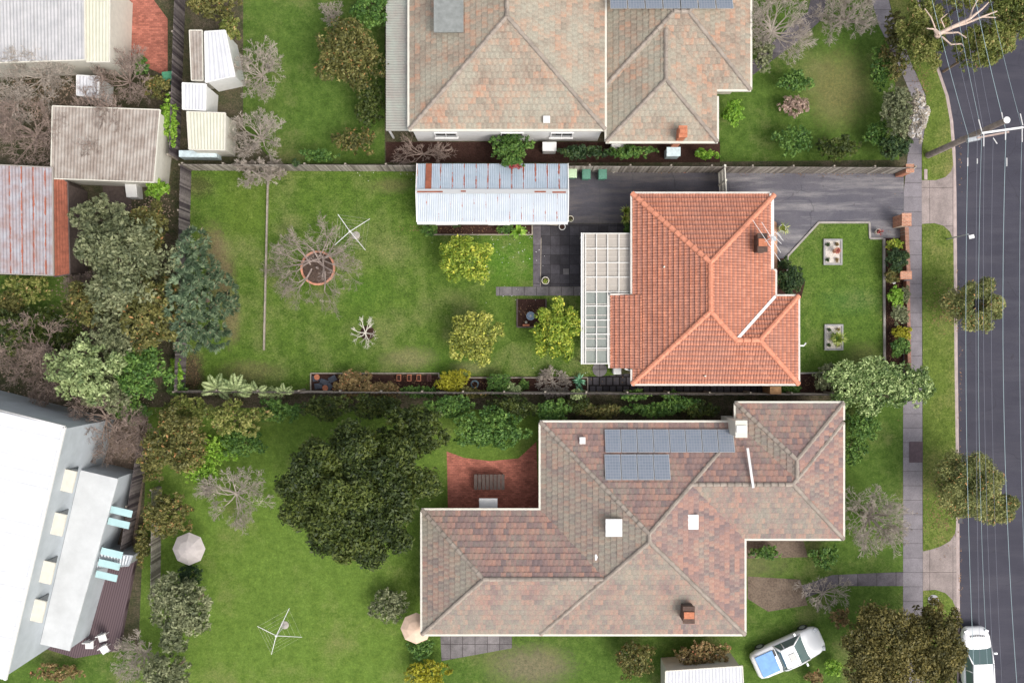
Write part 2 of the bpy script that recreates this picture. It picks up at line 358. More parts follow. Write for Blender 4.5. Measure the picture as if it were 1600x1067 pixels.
def corr_mat(name, base, alt, rust=.0, grime=(.35, .33, .30), sheet=.708, rough=.45):
    m, t, b = new_mat(name, rough, .4)
    uv = t.nodes.new('ShaderNodeUVMap'); s = t.nodes.new('ShaderNodeSeparateXYZ'); t.links.new(uv.outputs[0], s.inputs[0])
    u, v = s.outputs[0], s.outputs[1]
    c = ramp(t, noise(t, uv.outputs[0], 1.3, 5), [base, alt], .35, .65)
    d = M_(t, 'ABSOLUTE', M_(t, 'SUBTRACT', M_(t, 'FRACT', M_(t, 'DIVIDE', u, sheet)), .5))     # .5 at a joint .. 0
    dist = M_(t, 'SUBTRACT', .5, d)
    line = M_(t, 'LESS_THAN', dist, .016)
    c = mix(t, M_(t, 'MULTIPLY', line, .55), c, grime)
    if rust > 0:
        nn = noise(t, mapping(t, uv.outputs[0], (1.4, 1.1, 1)), 1.0, 5, .7, .3)
        n2 = noise(t, mapping(t, uv.outputs[0], (6, 4, 1)), 1.5, 4, .7)
        wid = M_(t, 'MULTIPLY', M_(t, 'MAXIMUM', M_(t, 'SUBTRACT', M_(t, 'ADD', M_(t, 'MULTIPLY', nn, .75), M_(t, 'MULTIPLY', n2, .25)), .60 - rust * .18), 0), .55)
        rm = M_(t, 'LESS_THAN', dist, wid)
        c = mix(t, rm, c, ramp(t, n2, [(.22, .055, .03), (.36, .11, .06)], .3, .7))
        r2 = M_(t, 'GREATER_THAN', noise(t, mapping(t, uv.outputs[0], (3, 1.0, 1)), 1.1, 6, .8), .80 - rust * .12)
        c = mix(t, M_(t, 'MULTIPLY', r2, .8), c, (.25, .08, .05))
    t.links.new(c, b.inputs['Base Color']); return m
M_CORR_UP = corr_mat('shaded_side_corrugated_iron', (.31, .37, .43), (.38, .43, .485), .92)  # slope turned from the sun: shade put into the base as a darker blue
M_CORR_DN = corr_mat('lit_side_corrugated_iron', (.41, .45, .495), (.47, .505, .545), .50)  # same iron on the sunlit slope, the light put in as a whiter base
M_RUST = simple('rusted_iron', (.26, .085, .05), .85, .3, 3)
M_CORR_RUSTY = corr_mat('rusty_corrugated_iron', (.33, .33, .36), (.27, .19, .18), 1.0)
M_CORR_WHITE = corr_mat('white_metal_roof', (.54, .55, .575), (.60, .61, .63), 0)
M_CORR_GREYW = corr_mat('dusty_white_metal_roof', (.36, .355, .36), (.45, .44, .44), 0, (.25, .23, .21))
M_CORR_SHED = corr_mat('white_garden_shed_roof', (.50, .50, .52), (.58, .58, .60), 0, (.3, .3, .3))
M_CORR_GREEN = corr_mat('pale_green_veranda_iron', (.36, .375, .325), (.33, .30, .265), 0, (.40, .34, .30))
M_CORR_BEIGE = corr_mat('beige_metal_roof', (.36, .32, .28), (.22, .175, .145), 0)
M_CORR_CREAM = corr_mat('cream_metal_roof', (.50, .49, .385), (.56, .54, .44), 0)
def solar_mat():
    m, t, b = new_mat('solar_cells', .25, .6); v = tc(t)
    br = t.nodes.new('ShaderNodeTexBrick'); br.offset = 0; t.links.new(v, br.inputs['Vector']); br.inputs['Scale'].default_value = 1
    br.inputs['Brick Width'].default_value = .16; br.inputs['Row Height'].default_value = .16; br.inputs['Mortar Size'].default_value = .008
    br.inputs['Color1'].default_value = (.16, .19, .235, 1); br.inputs['Color2'].default_value = (.19, .215, .26, 1); br.inputs['Mortar'].default_value = (.30, .31, .33, 1)
    t.links.new(br.outputs['Color'], b.inputs['Base Color']); return m
M_SOLAR = solar_mat()

# ------------------------------------------------------------------ ground, road, paths
KERB = [(1400, -130), (1431, -20), (1452, 50), (1472, 115), (1484, 150), (1491, 190), (1494.5, 235), (1496, 300), (1497, 420), (1498, 560), (1500, 700), (1501, 880), (1503, 1180)]
def off(pts, dx): return [(a + dx, b) for a, b in pts]
FAR = 6000
struct('terrain', MB().sheet([(-500, -500), (500, -500), (500, 500), (-500, 500)], -.17), M_BASE)
west = off(KERB, -7)
struct('ground', MB().prism(pxs([(-2200, -130 - 1200)] + [(1290, -1330)] + west + [(1500, 2400), (-2200, 2400)]), -.17, 0), M_BASE)
rd = pxs(KERB); rr = pxs(off(KERB, 260))
struct('road', MB().sheet(pxs([(1180, -1330)] + KERB + [(1506, 2400), (1766, 2400)] + off(KERB, 300)[::-1] + [(1480, -1330)]), -.13), M_ROAD)
mb = MB()
for i in range(len(KERB) - 1):
    a, b = P(*KERB[i]), P(*KERB[i + 1]); a1, b1 = P(KERB[i][0] - 7, KERB[i][1]), P(KERB[i + 1][0] - 7, KERB[i + 1][1])
    a2, b2 = P(KERB[i][0] - 4, KERB[i][1]), P(KERB[i + 1][0] - 4, KERB[i + 1][1])
    mb.add([(*a1, .015), (*a2, .012), (*b2, .012), (*b1, .015)], [(0, 3, 2, 1)])
    mb.add([(*a2, .012), (*a, -.124), (*b, -.124), (*b2, .012)], [(0, 3, 2, 1)])
struct('kerb', mb, M_KERB)

area('footpath', [(1325, -130), (1357, -130), (1378, -40), (1396, 30), (1420, 90), (1446, 150), (1447, 185), (1440, 230), (1440, 400), (1441, 640), (1441.5, 900), (1443, 1180), (1411, 1180), (1411, 640), (1412, 300), (1420, 225), (1430, 165), (1405, 105), (1373, 40), (1350, -40)], M_FOOT, .016)
verge_n = [(1358, -130), (1391, -130), (1424, -20), (1445, 50), (1465, 115), (1477, 150), (1484, 190), (1487.5, 235), (1489, 258), (1486, 268), (1477, 277), (1462, 282), (1440.5, 282), (1440.5, 230), (1447.5, 185), (1446.5, 150), (1420.5, 90), (1396.5, 30), (1378.5, -40)]
verge_m = [(1440.5, 350), (1460, 349), (1474, 353), (1484, 362), (1489, 375), (1490, 420), (1491, 560), (1493, 700), (1493.5, 822), (1492, 833), (1484, 845), (1470, 853), (1455, 858), (1442, 861)]
verge_s = [(1442, 922), (1462, 921), (1477, 926), (1488, 937), (1494, 952), (1495, 1180), (1443.5, 1180)]
area('verge', verge_n, G_VERGE, .026); area('verge', verge_m, G_VERGE, .026); area('verge', verge_s, G_VERGE, .026)
area('driveway_crossover', [(1440, 281), (1489.5, 255), (1489.5, 378), (1440, 352)], M_CROSS, .020)
area('driveway_crossover', [(1441.6, 858), (1494, 820), (1494.5, 955), (1442, 925)], M_CROSS, .020)

# the lot
area('driveway', [(1128, 268), (1412, 271), (1412, 352), (1405, 373), (1359, 373), (1359, 348), (1279, 348), (1230, 402), (1205, 425), (1180, 425), (1128, 425)], M_DRIVE, .006)
area('yard_paving', [(880, 262), (1129.5, 264), (1129.5, 400), (1000, 400), (990, 372), (990, 349), (880, 349)], M_YARD, .007)
area('lawn', [(299, 265), (700, 265), (700, 352), (833, 366), (833, 448), (890, 462), (965, 463), (965, 590), (920, 590), (918, 588), (686, 588), (686, 583), (486, 583), (486, 609), (290, 609)], G_LAWN, .004)
area('lawn', [(1279, 349), (1357, 349), (1357, 373), (1378, 373), (1380, 585), (1248, 583), (1215, 560), (1215, 470), (1230, 466), (1230, 402)], G_FRONT, .008)
area('patio', [(833, 349.6), (912, 349.6), (990, 349.6), (990, 372), (1000, 470), (912, 470), (912, 448), (833, 448)], M_PATIO, .011)
area('patio_strip', [(833, 352), (845, 352), (845, 448), (833, 448)], M_STRIP, .015)
area('garden_path', [(775, 448.3), (912, 448.3), (912, 462), (775, 462)], M_SLABS, .019)
area('paved_side_path', [(918, 588), (935, 588), (990, 583), (1192, 596), (1192, 610), (1192, 613), (918, 611)], M_BLUE, .010)
area('garden_bed', [(663, 350), (831, 350), (831, 367), (671, 367)], M_MULCH, .010)
area('garden_bed', [(808, 467), (852, 467), (852, 511), (809, 511)], M_MULCH, .012)
area('garden_bed', [(486, 584), (918, 590), (918, 612), (486, 611)], M_MULCH, .008)
area('garden_bed', [(1250, 583), (1300, 580), (1300, 614), (1208, 614), (1208, 600), (1250, 600)], M_MULCH, .012)
area('garden_bed', [(1381, 372), (1412, 372), (1412, 612), (1300, 612), (1300, 580), (1381, 580)], M_MULCH, .012)
area('garden_bed', [(1214, 405), (1230, 403), (1231, 428), (1258, 440), (1252, 466), (1214, 466)], M_MULCH, .012)
area('porch', [(1195, 345), (1207, 344), (1213, 348), (1214, 356), (1214, 425), (1195, 425)], M_PORCH, .05)
area('driveway_crossover', [(1204, 600), (1250, 600), (1250, 613), (1204, 613)], G_BRIGHT, .014).name = 'lawn'
# neighbours' grounds
area('lawn', [(380, -40), (601, -40), (601, 256), (430, 256), (380, 200)], G_NEI, .005)
area('lawn', [(1128, -40), (1372, -40), (1395, 60), (1405, 250), (1100, 253), (1100, 160)], G_NEI, .005)
area('garden_bed', [(232, 618), (1150, 622), (1150, 660), (845, 662), (840, 640), (232, 636)], M_BASE, .011)
area('lawn', [(232, 625), (860, 625), (860, 1180), (210, 1180)], G_NEIB, .005)
area('lawn', [(1160, 630), (1411, 622), (1411, 1180), (1160, 1180)], G_NEI, .005)
area('lawn', [(640, 990), (1165, 990), (1165, 1180), (640, 1180)], G_NEI, .009)
area('lawn', [(-80, 430), (112, 430), (130, 520), (-80, 560)], G_NEI, .005)
area('lawn', [(-200, 1030), (210, 1000), (240, 1180), (-200, 1180)], G_NEI, .006)
area('bare_earth', [(1168, 900), (1250, 905), (1262, 945), (1200, 955), (1168, 935)], M_SOIL, .013)
area('bare_earth', [(603, 222), (1125, 222), (1125, 254), (603, 254)], M_MULCH, .013)
area('bare_earth', [(1120, 843), (1255, 843), (1262, 870), (1165, 872)], M_SOIL, .012)
area('garden_path', [(1176, 118), (1172, 100), (1230, 45), (1262, 20), (1275, -40), (1300, -40), (1285, 30), (1250, 62)], M_STRIP, .012)
area('garden_path', [(1225, 925), (1300, 898), (1411, 893), (1411, 915), (1310, 915), (1240, 940)], M_STRIP, .012)
area('brick_patio', [(698, 705), (725, 715), (765, 720), (810, 716), (838, 690), (842, 800), (700, 800)], M_REDPAVE, .012)
area('garden_path', [(688, 988), (800, 988), (800, 1012), (690, 1032)], M_SLABS, .012)
area('red_paving', [(180, 10), (225, -20), (262, 30), (262, 120), (205, 95)], M_REDPAVE, .008)
area('bare_earth', [(100, 640), (225, 640), (232, 700), (205, 900), (120, 900)], M_SOIL, .007)

# ------------------------------------------------------------------ roofs
def clip(poly, ax, val, keep_gt):
    out = []; n = len(poly)
    for i in range(n):
        a, b = poly[i], poly[(i + 1) % n]
        da = (a[ax] - val) * (1 if keep_gt else -1); db = (b[ax] - val) * (1 if keep_gt else -1)
        if da >= 0: out.append(a)
        if (da >= 0) != (db >= 0):
            t = da / (da - db); out.append((a[0] + (b[0] - a[0]) * t, a[1] + (b[1] - a[1]) * t))
    return out
PROF_HI = [(0, -.030), (.14, .005), (.45, .022), (.86, .005), (1, -.030)]
def tile_face(mb, poly, to3, hgt, tw, course, step, prof, rng, drop=None):
    """poly in (u, v) plan metres, v up the slope; to3(u,v)->(x,y); hgt(v)->z"""
    us = [p[0] for p in poly]; vs = [p[1] for p in poly]
    k0 = int(math.floor(min(vs) / course)); k1 = int(math.ceil(max(vs) / course))
    for k in range(k0, k1):
        band = clip(clip(poly, 1, k * course, True), 1, (k + 1) * course, False)
        if len(band) < 3: continue
        st = (k % 2) * tw * .5 if tw > .25 else 0.0
        bu = [p[0] for p in band]
        for j in range(int(math.floor((min(bu) - st) / tw)), int(math.ceil((max(bu) - st) / tw)) + 1):
            rnd = rng.random(); tilt = (rng.random() - .5) * .008
            for q in range(len(prof) - 1):
                u0 = st + (j + prof[q][0]) * tw; u1 = st + (j + prof[q + 1][0]) * tw
                cell = clip(clip(band, 0, u0, True), 0, u1, False)
                if len(cell) < 3: continue
                if drop and drop([to3(*c) for c in cell], hgt, cell): continue
                pts = []; uvs = []
                for (u, v) in cell:
                    x, y = to3(u, v); fr = (v / course) - k; s = (u - u0) / (u1 - u0)
                    pr = prof[q][1] * (1 - s) + prof[q + 1][1] * s
                    pts.append((x, y, hgt(v) + step * (1 - fr) + pr + tilt)); uvs.append((rnd, fr))
                mb.add(pts, [tuple(range(len(pts)))], uvs if len(pts) > 0 else None)
                low = [(c, p) for c, p in zip(cell, pts) if abs(c[1] - k * course) < 1e-6]
                if len(low) == 2:
                    (c0, p0), (c1, p1) = low
                    mb.add([p0, p1, (p1[0], p1[1], p1[2] - step - .01), (p0[0], p0[1], p0[2] - step - .01)], [(0, 1, 2, 3)], (rnd, .9))
def rect_h(r, x, y):   # plan distance to the nearest eave
    return min(x - r[0], r[2] - x, y - r[1], r[3] - y)
def hip_faces(r):
    x0, y0, x1, y1 = r; w_, h_ = x1 - x0, y1 - y0; m = min(w_, h_) / 2
    fs = []
    fs.append(([(0, 0), (w_, 0), (w_ - m, m), (m, m)], lambda u, v: (x0 + u, y0 + v)))
    fs.append(([(0, 0), (w_, 0), (w_ - m, m), (m, m)], lambda u, v: (x1 - u, y1 - v)))
    fs.append(([(0, 0), (h_, 0), (h_ - m, m), (m, m)], lambda u, v: (x1 - v, y0 + u)))
    fs.append(([(0, 0), (h_, 0), (h_ - m, m), (m, m)], lambda u, v: (x0 + v, y1 - u)))
    return fs
def dedupe(poly):
    out = []
    for p in poly:
        if not out or (abs(p[0] - out[-1][0]) + abs(p[1] - out[-1][1])) > 1e-4: out.append(p)
    return out
def hip_roof(rects, he, t, tw, course, step, prof, seed=1, cut=None):
    mb = MB(); rng = random.Random(seed)
    for i, r in enumerate(rects):
        for poly, to3 in hip_faces(r):
            def drop(pts, hg, cell, i=i):
                for j, o in enumerate(rects):
                    if j == i: continue
                    if all(rect_h(o, p[0], p[1]) > c[1] + (.10 if j > i else -.01) for p, c in zip(pts, cell)): return True
                return cut is not None and all(cut(p) for p in pts)
            hgt = lambda v, i=i: he + v * t + i * .004
            tile_face(mb, dedupe(poly), to3, hgt, tw, course, step, prof, rng, drop)
    return mb
def rect_px(x0, y0, x1, y1, h):
    a = P(x0, y1, h); b = P(x1, y0, h); return (a[0], a[1], b[0], b[1])
def caps(mb, p0, p1, lift=.05, wdt=.31, seg=.42, rng=random.Random(5)):
    p0, p1 = Vector(p0), Vector(p1); L = (p1 - p0).length; n = max(1, int(L / seg)); d = (p1 - p0) / n; dn = d.normalized()
    side = dn.cross(Vector((0, 0, 1))).normalized(); up = side.cross(dn)
    for i in range(n):
        j = (rng.random() - .5) * .012
        a = p0 + d * i - d * .06; b = p0 + d * (i + 1)
        vs = []
        for p, hh, ww in ((a, lift + .055 + j, wdt * 1.05), (b, lift - .012 + j, wdt * .90)):
            for s, z in ((-.5, -.055), (-.34, .035), (0, .075), (.34, .035), (.5, -.055)):
                vs.append(p + side * s * ww + up * (hh + z))
        mb.add(vs, [(k, k + 1, k + 6, k + 5) for k in range(4)] + [(0, 4, 3, 2, 1), (5, 6, 7, 8, 9)])
def wall_mb(rects, z1, inset=.5):
    mb = MB()
    for i, r in enumerate(rects): mb.box(((r[0] + r[2]) / 2, (r[1] + r[3]) / 2, z1 / 2 - i * .003), (r[2] - r[0] - inset * 2 - i * .006, r[3] - r[1] - inset * 2 - i * .006, z1 - i * .006))
    return mb
def window(root, c, wd, ht, axis, out):
    """axis 'x': the window runs along x, out = +-1 side it faces"""
    f = MB(); g = MB(); t = .07
    def bx(m, du, dz, su, sz, th, o=0):
        if axis == 'x': m.box((c[0] + du, c[1] + out * (th / 2 + o), c[2] + dz), (su, th, sz))
        else: m.box((c[0] + out * (th / 2 + o), c[1] + du, c[2] + dz), (th, su, sz))
    bx(f, 0, ht / 2, wd + t, t, t); bx(f, 0, -ht / 2, wd + t * 2, t, .14); bx(f, -wd / 2, 0, t, ht - t, t); bx(f, wd / 2, 0, t, ht - t, t); bx(f, 0, 0, .04, ht - t, t * .8)
    bx(g, 0, 0, wd - t, ht - t, .02, .01)
    w_ = g.build('window', M_GLASS, root)
    f.build('window_frame', M_WHITE, w_)

# ---- main house
TN = math.tan(R(23)); HE = 2.7
A = rect_px(988, 303, 1211, 599.5, HE); W = rect_px(988 + 90, 463, 1247, 599.5, HE)
W = (A[0] + 3.0, A[1], W[2], W[3])
house = thing('house', 'hip roofed house with clean orange terracotta tiles in the middle of the narrow lot', 'house', ((A[0] + A[2]) / 2, (A[1] + A[3]) / 2, 0))
cutx = P(1201, 400, HE)[0]; cuty = P(1201, 422, HE)[1]
mb = hip_roof([A, W], HE, TN, .17, .285, .048, PROF_HI, 3, cut=lambda p: p[0] > cutx and p[1] > cuty)
# lean-to over the rear (lower pitch)
lx0 = P(953, 520, 2.3)[0]; lx1 = P(1003, 520, 2.95)[0]; ly0 = P(953, 575, 2.4)[1]; ly1 = P(953, 461, 2.4)[1]
rng = random.Random(9)
zr = HE + (lx1 - A[0]) * TN + .04; tl = (zr - 2.36) / (lx1 - lx0)
tile_face(mb, [(0, 0), (ly1 - ly0, 0), (ly1 - ly0, lx1 - lx0), (0, lx1 - lx0)], lambda u, v: (lx0 + v, ly1 - u), lambda v: 2.36 + v * tl, .17, .285, .048, PROF_HI, rng)
roof = mb.build('roof', M_TILE, house)
apx = (A[0] + A[2]) / 2; hw = (A[2] - A[0]) / 2; zt = HE + hw * TN
rn = (apx, A[3] - hw, zt); rs = (apx, A[1] + hw, zt)
ww = (W[3] - W[1]) / 2; zw = HE + ww * TN; wy = (W[1] + W[3]) / 2
r2w = (apx + (rs[1] - wy), wy, zw); r2e = (W[2] - ww, wy, zw)
mb = MB()
for a, b in (((A[0], A[3], HE), rn), ((A[2] - .1, A[3] - .1, HE + .05), rn), ((A[0], A[1], HE), rs), (rs, rn), (r2w, rs), (r2w, r2e), ((W[2], W[3], HE), r2e), ((W[2], W[1], HE), r2e)): caps(mb, a, b)
mb.build('ridge_capping', M_RIDGE, roof)
mb = MB(); va = Vector((A[2], W[3], HE + .07)); vb = Vector((r2w[0] + .1, wy + .1, zw + .04)); mb.bar(va, vb, .17, .03); mb.build('valley_flashing', M_WHITE, roof)
walls = wall_mb([A, W], HE, .45); walls.box(((lx0 + lx1) / 2 + .2, (ly0 + ly1) / 2, 1.13), (lx1 - lx0 - .5, ly1 - ly0 - .5, 2.26)); walls.build('wall', M_WALLB, house)
g = MB()
def gut(x0, y0, x1, y1, z=HE - .03): g.bar((x0, y0, z), (x1, y1, z), .11, .12)
q = .06
gut(A[0] - q, A[3] + q, cutx + q, A[3] + q); gut(cutx + q, A[3], cutx + q, cuty, HE + .10); gut(cutx, cuty, A[2] + q, cuty, HE + .02)
gut(A[2] + q, cuty, A[2] + q, W[3] + .1); gut(A[2], W[3] + q, W[2] + q, W[3] + q); gut(W[2] + q, W[3], W[2] + q, W[1]); gut(W[2] + q, W[1] - q, A[0] - q, A[1] - q)
gut(A[0] - q, A[1], A[0] - q, ly0 - .05); gut(A[0] - q, ly1 + .05, A[0] - q, A[3]); gut(lx0 - q, ly0, lx0 - q, ly1, 2.34); gut(lx0, ly1 + .04, A[0], ly1 + .04, 2.5)
g.build('gutter', simple('gutter_cream', (.56, .52, .47), .5, .12, 2), house)
s = MB().prism([(A[0] + .05, A[1] + .05), (A[2] - .05, A[1] + .05), (A[2] - .05, A[3] - .05), (A[0] + .05, A[3] - .05)], HE - .1, HE - .04); s.prism([(A[2] - .04, W[1] + .06), (W[2] - .05, W[1] + .06), (W[2] - .05, W[3] - .05), (A[2] - .04, W[3] - .05)], HE - .1, HE - .04)
s.build('soffit', M_WHITE, house)
ch = MB(); c0 = P3(1194.5, 378, 4.6)
def chim(root, c, sx, sy, ztop, mb_mat, potc=M_TERRA):
    m = MB(); m.box((c[0], c[1], ztop / 2 + .6), (sx, sy, ztop - 1.2)); m.box((c[0], c[1], ztop + .03), (sx + .08, sy + .08, .08))
    o = m.build('chimney', mb_mat, root)
    p = MB(); p.box((c[0], c[1], ztop + .12), (sx * .98, sy * .42, .10)); p.build('chimney_cap', potc, o); return o
chim(house, (c0[0], c0[1]), .5, 1.02, 4.15, M_BRICKD)
for (px, py) in ((1038, 417), (1105, 588), (1103, 560)):
    z = 3.6; c = P(px, py, z); m = MB(); m.tube((c[0], c[1], z - 1.0), (c[0], c[1], z + .02 if py < 500 else 3.12), .05, n=10); m.build('vent_pipe', M_CREAM, house)
for (a, b, zz) in (((1247, 540), (1256, 540), 2.6), ((1256, 540), (1259, 536), 2.3), ((976, 576), (990, 580), 2.5)):
    m = MB(); m.tube(P3(*a, zz), P3(*b, zz - .12), .045, n=8); m.build('downpipe', M_WHITE, house)
for yy, wd in ((A[3] - 2.2, 1.5), (A[3] - 5.2, 1.2)): window(house, (A[0] + .45, yy, 1.5), wd, 1.2, 'y', -1)
window(house, (W[2] - .45, W[1] + 2.6, 1.45), 2.4, 1.5, 'y', 1)
for xx in (A[0] + 2, A[0] + 5.5, A[0] + 8): window(house, (xx, A[1] + .45, 1.5), 1.3, 1.1, 'x', -1); window(house, (min(xx, A[2] - 1.5), A[3] - .45, 1.5), 1.2, 1.1, 'x', 1)
m = MB(); m.box((A[2] - .42, P(0, 405)[1], 1.05), (.06, .9, 2.06)); dr = m.build('front_door', simple('door_green', (.05, .09, .07)), house)
MB().tube((A[2] - .38, P(0, 405)[1] + .33, 1.0), (A[2] - .30, P(0, 405)[1] + .33, 1.0), .03).build('handle', M_GREYM, dr)

# antenna on the chimney
an = thing('tv_antenna', 'thin metal television antenna over the brown chimney of the orange tiled house', 'antenna', P3(1205, 372, 5.0)); an.location.z = 4.1
zA = 5.1; m = MB()
c = P3(1205, 372, zA); m.tube((c[0], c[1], 3.0), (c[0], c[1], zA + .1), .022, n=6); m.build('mast', M_GREYM, an)
m = MB(); m.tube(P3(1195, 378, zA), P3(1222, 360, zA), .018, n=5); m.build('boom', M_GREYM, an)
for a, b in (((1176, 344), (1219, 408)), ((1190, 347), (1220, 395)), ((1206, 366), (1221, 381)), ((1210, 361), (1224, 376)), ((1214, 363), (1221, 371)), ((1202, 369), (1212, 363))):
    m = MB(); m.tube(P3(*a, zA + .03), P3(*b, zA + .03), .014, n=5); m.build('element', M_WHITE, an)
m = MB(); m.box(P3(1209, 373, zA - .3), (.28, .28, .05)); m.build('bracket', M_GREYM, an)

# ---- pergola behind the house
pg = thing('pergola', 'white framed patio cover with cream and clear sheets behind the orange tiled house', 'pergola', P3(940, 460, 0))
hp = 2.35
def pb(x0, y0, x1, y1, w_=.09, h_=.1, dz=0): return MB().bar(P3(x0, y0, hp + dz), P3(x1, y1, hp + dz), w_, h_)
fr = MB()
def addbar(mb, x0, y0, x1, y1, w_=.08, h_=.12, dz=0.0): mb.bar(P3(x0, y0, hp + dz), P3(x1, y1, hp + dz), w_, h_)
for x, y0, y1 in ((911.7, 364, 569), (914.9, 366, 567), (932, 366, 567), (949.5, 366, 567), (967, 366, 458), (984.8, 366, 458), (987, 366, 458), (953, 456, 570)): addbar(fr, x, y0, x, y1, .062, .10, .0)
for k, (x0, x1, y) in enumerate(((911, 988, 365), (914, 985, 388.5), (914, 985, 410.5), (914, 985, 433), (914, 988, 456), (914, 953, 478), (914, 953, 500), (914, 953, 522), (914, 953, 544), (911, 954, 568))): addbar(fr, x0, y, x1, y, .062, .08, .012)
fr.build('frame', simple('frame_cream_white', (.62, .60, .56), .5, .08, 3), pg)
for y in (373, 384, 394, 401, 419.5, 426, 435, 446): lap = MB(); addbar(lap, 915, y, 985, y, .035, .012, -.038); lap.build('sheet_lap', M_LAP, pg)
for y in (475, 492.5, 511, 529, 547): lap = MB(); addbar(lap, 915, y, 952, y, .05, .012, -.038); lap.build('sheet_lap', M_LAP, pg)
MB().prism(pxs([(912, 365), (987, 365), (987, 456), (912, 456)], hp), hp - .075, hp - .06).build('cream_roof_sheet', M_POLYC, pg)
MB().prism(pxs([(912, 456.3), (953, 456.3), (953, 568), (912, 568)], hp), hp - .075, hp - .06).build('clear_roof_sheet', M_POLYG, pg)
for x, y in ((912, 366), (912, 455), (912, 566), (951, 566)):
    c = P(x, y, hp); MB().box((c[0], c[1], 1.13), (.09, .09, 2.26)).build('post', M_WHITE, pg)
MB().bar(P3(909, 364, hp - .03), P3(909, 569, hp - .03), .10, .09).build('gutter', M_WHITE, pg)

# ------------------------------------------------------------------ corrugated roofs
def corr(mb, p00, p10, p11, p01, pitch=.11, amp=.014, sub=4, u0=0, sides=True):
    """p00-p10 along the sheets' widths (u), p00-p01 down the slope"""
    p00, p10, p11, p01 = map(Vector, (p00, p10, p11, p01)); L = (p10 - p00).length; V = (p01 - p00).length
    n = max(2, int(L / pitch * sub)); nz = (p10 - p00).cross(p01 - p00).normalized()
    if nz.z < 0: nz = -nz
    base = len(mb.v)
    for i in range(n + 1):
        t = i / n; o = nz * (amp * math.sin(t * L / pitch * 2 * math.pi))
        a = p00.lerp(p10, t) + o; b = p01.lerp(p11, t) + o
        mb.v += [tuple(a), tuple(b)]
    for i in range(n):
        k = base + i * 2; mb.f.append((k, k + 1, k + 3, k + 2)); ua = u0 + L * i / n; ub = u0 + L * (i + 1) / n
        mb.uv.append([(ua, 0), (ua, V), (ub, V), (ub, 0)])
def gable_shed(name, label, cat, x0, y0, x1, y1, he, hr, m_n, m_s, wallmat, ridge_x=True, n=.11, amp=.014):
    """apparent eave rectangle in px; ridge along x (or y)"""
    a = P(x0, y0, he); b = P(x1, y1, he); root = thing(name, label, cat, ((a[0] + b[0]) / 2, (a[1] + b[1]) / 2, 0))
    X0, Y1, X1, Y0 = a[0], a[1], b[0], b[1]
    if ridge_x:
        ym = (Y0 + Y1) / 2
        m1 = MB(); corr(m1, (X0, ym, hr), (X1, ym, hr), (X1, Y1, he), (X0, Y1, he), n, amp); m2 = MB(); corr(m2, (X0, ym, hr), (X1, ym, hr), (X1, Y0, he), (X0, Y0, he), n, amp, u0=.12)
        rp = ((X0, ym, hr + .03), (X1, ym, hr + .03))
    else:
        xm = (X0 + X1) / 2
        m1 = MB(); corr(m1, (xm, Y0, hr), (xm, Y1, hr), (X0, Y1, he), (X0, Y0, he), n, amp); m2 = MB(); corr(m2, (xm, Y0, hr), (xm, Y1, hr), (X1, Y1, he), (X1, Y0, he), n, amp)
        rp = ((xm, Y0, hr + .03), (xm, Y1, hr + .03))
    r1 = m1.build('roof', m_n, root); r2 = m2.build('roof', m_s, root)
    MB().bar(*rp, .28, .03).build('ridge_cap', m_s, r2)
    wm = MB(); i = .12
    wm.box(((X0 + X1) / 2, (Y0 + Y1) / 2, he / 2 - .03), (X1 - X0 - 2 * i, Y1 - Y0 - 2 * i, he - .06))
    if ridge_x:
        for X in (X0 + i, X1 - i - .04): wm.add([(X, Y0 + i, he - .06), (X, Y1 - i, he - .06), (X, (Y0 + Y1) / 2, hr - .08), (X + .04, Y0 + i, he - .06), (X + .04, Y1 - i, he - .06), (X + .04, (Y0 + Y1) / 2, hr - .08)], [(0, 1, 2), (3, 5, 4), (0, 2, 5, 3), (1, 4, 5, 2)])
    wm.build('wall', wallmat, root)
    return root, (X0, Y0, X1, Y1)
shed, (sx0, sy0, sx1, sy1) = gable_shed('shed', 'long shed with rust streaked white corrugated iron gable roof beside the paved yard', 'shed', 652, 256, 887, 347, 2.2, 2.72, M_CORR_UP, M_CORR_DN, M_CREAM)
ymid = (sy0 + sy1) / 2
def slopez(y, hr=2.72, he=2.2): return he + (hr - he) * (1 - abs(y - ymid) / (sy1 - ymid))
m = MB(); xa, xb = P(665, 270, 2.4)[0], P(674.5, 270, 2.4)[0]
m.add([(xa, sy1, 2.235), (xb, sy1, 2.235), (xb, ymid + .12, 2.735), (xa, ymid + .12, 2.735)], [(0, 1, 2, 3)]); m.build('rusted_sheet', M_RUST, shed)
for a, b in ((652, 692), (835, 853), (863, 884), (720, 728)): m = MB(); m.bar((P(a, 300, 2.72)[0], ymid - .03 * (a % 3), 2.768), (P(b, 300, 2.72)[0], ymid - .03 * (a % 3), 2.768), .09, .008); m.build('rusted_capping', M_RUST, shed)
m = MB(); m.bar((sx0, sy0 - .07, 2.16), (sx1, sy0 - .07, 2.16), .14, .12); m.build('gutter', M_WHITE, shed)
for X in (sx0 - .02, sx1 + .02):
    for Y in (sy0, sy1): m = MB(); m.bar((X, Y, 2.2), (X, ymid, 2.73), .06, .09); m.build('barge_board', M_WHITE, shed)
window(shed, (P(700, 350)[0], sy0 + .12, 1.3), 1.2, .8, 'x', -1); window(shed, (P(780, 350)[0], sy0 + .12, 1.3), 1.2, .8, 'x', -1)
m = MB(); m.box((sx1 - .10, ymid - .2, 1.0), (.05, 2.2, 1.96)); m.build('door', M_CREAM, shed)
m = MB(); m.box(P3(841, 349.5, .35), (.45, .12, .05), .05); m.box(P3(862, 350, .3), (.75, .16, .05), -.08); solo('timber_plank', 'loose cream planks lying against the front of the rusty roofed shed', 'plank', m, M_TIMB)

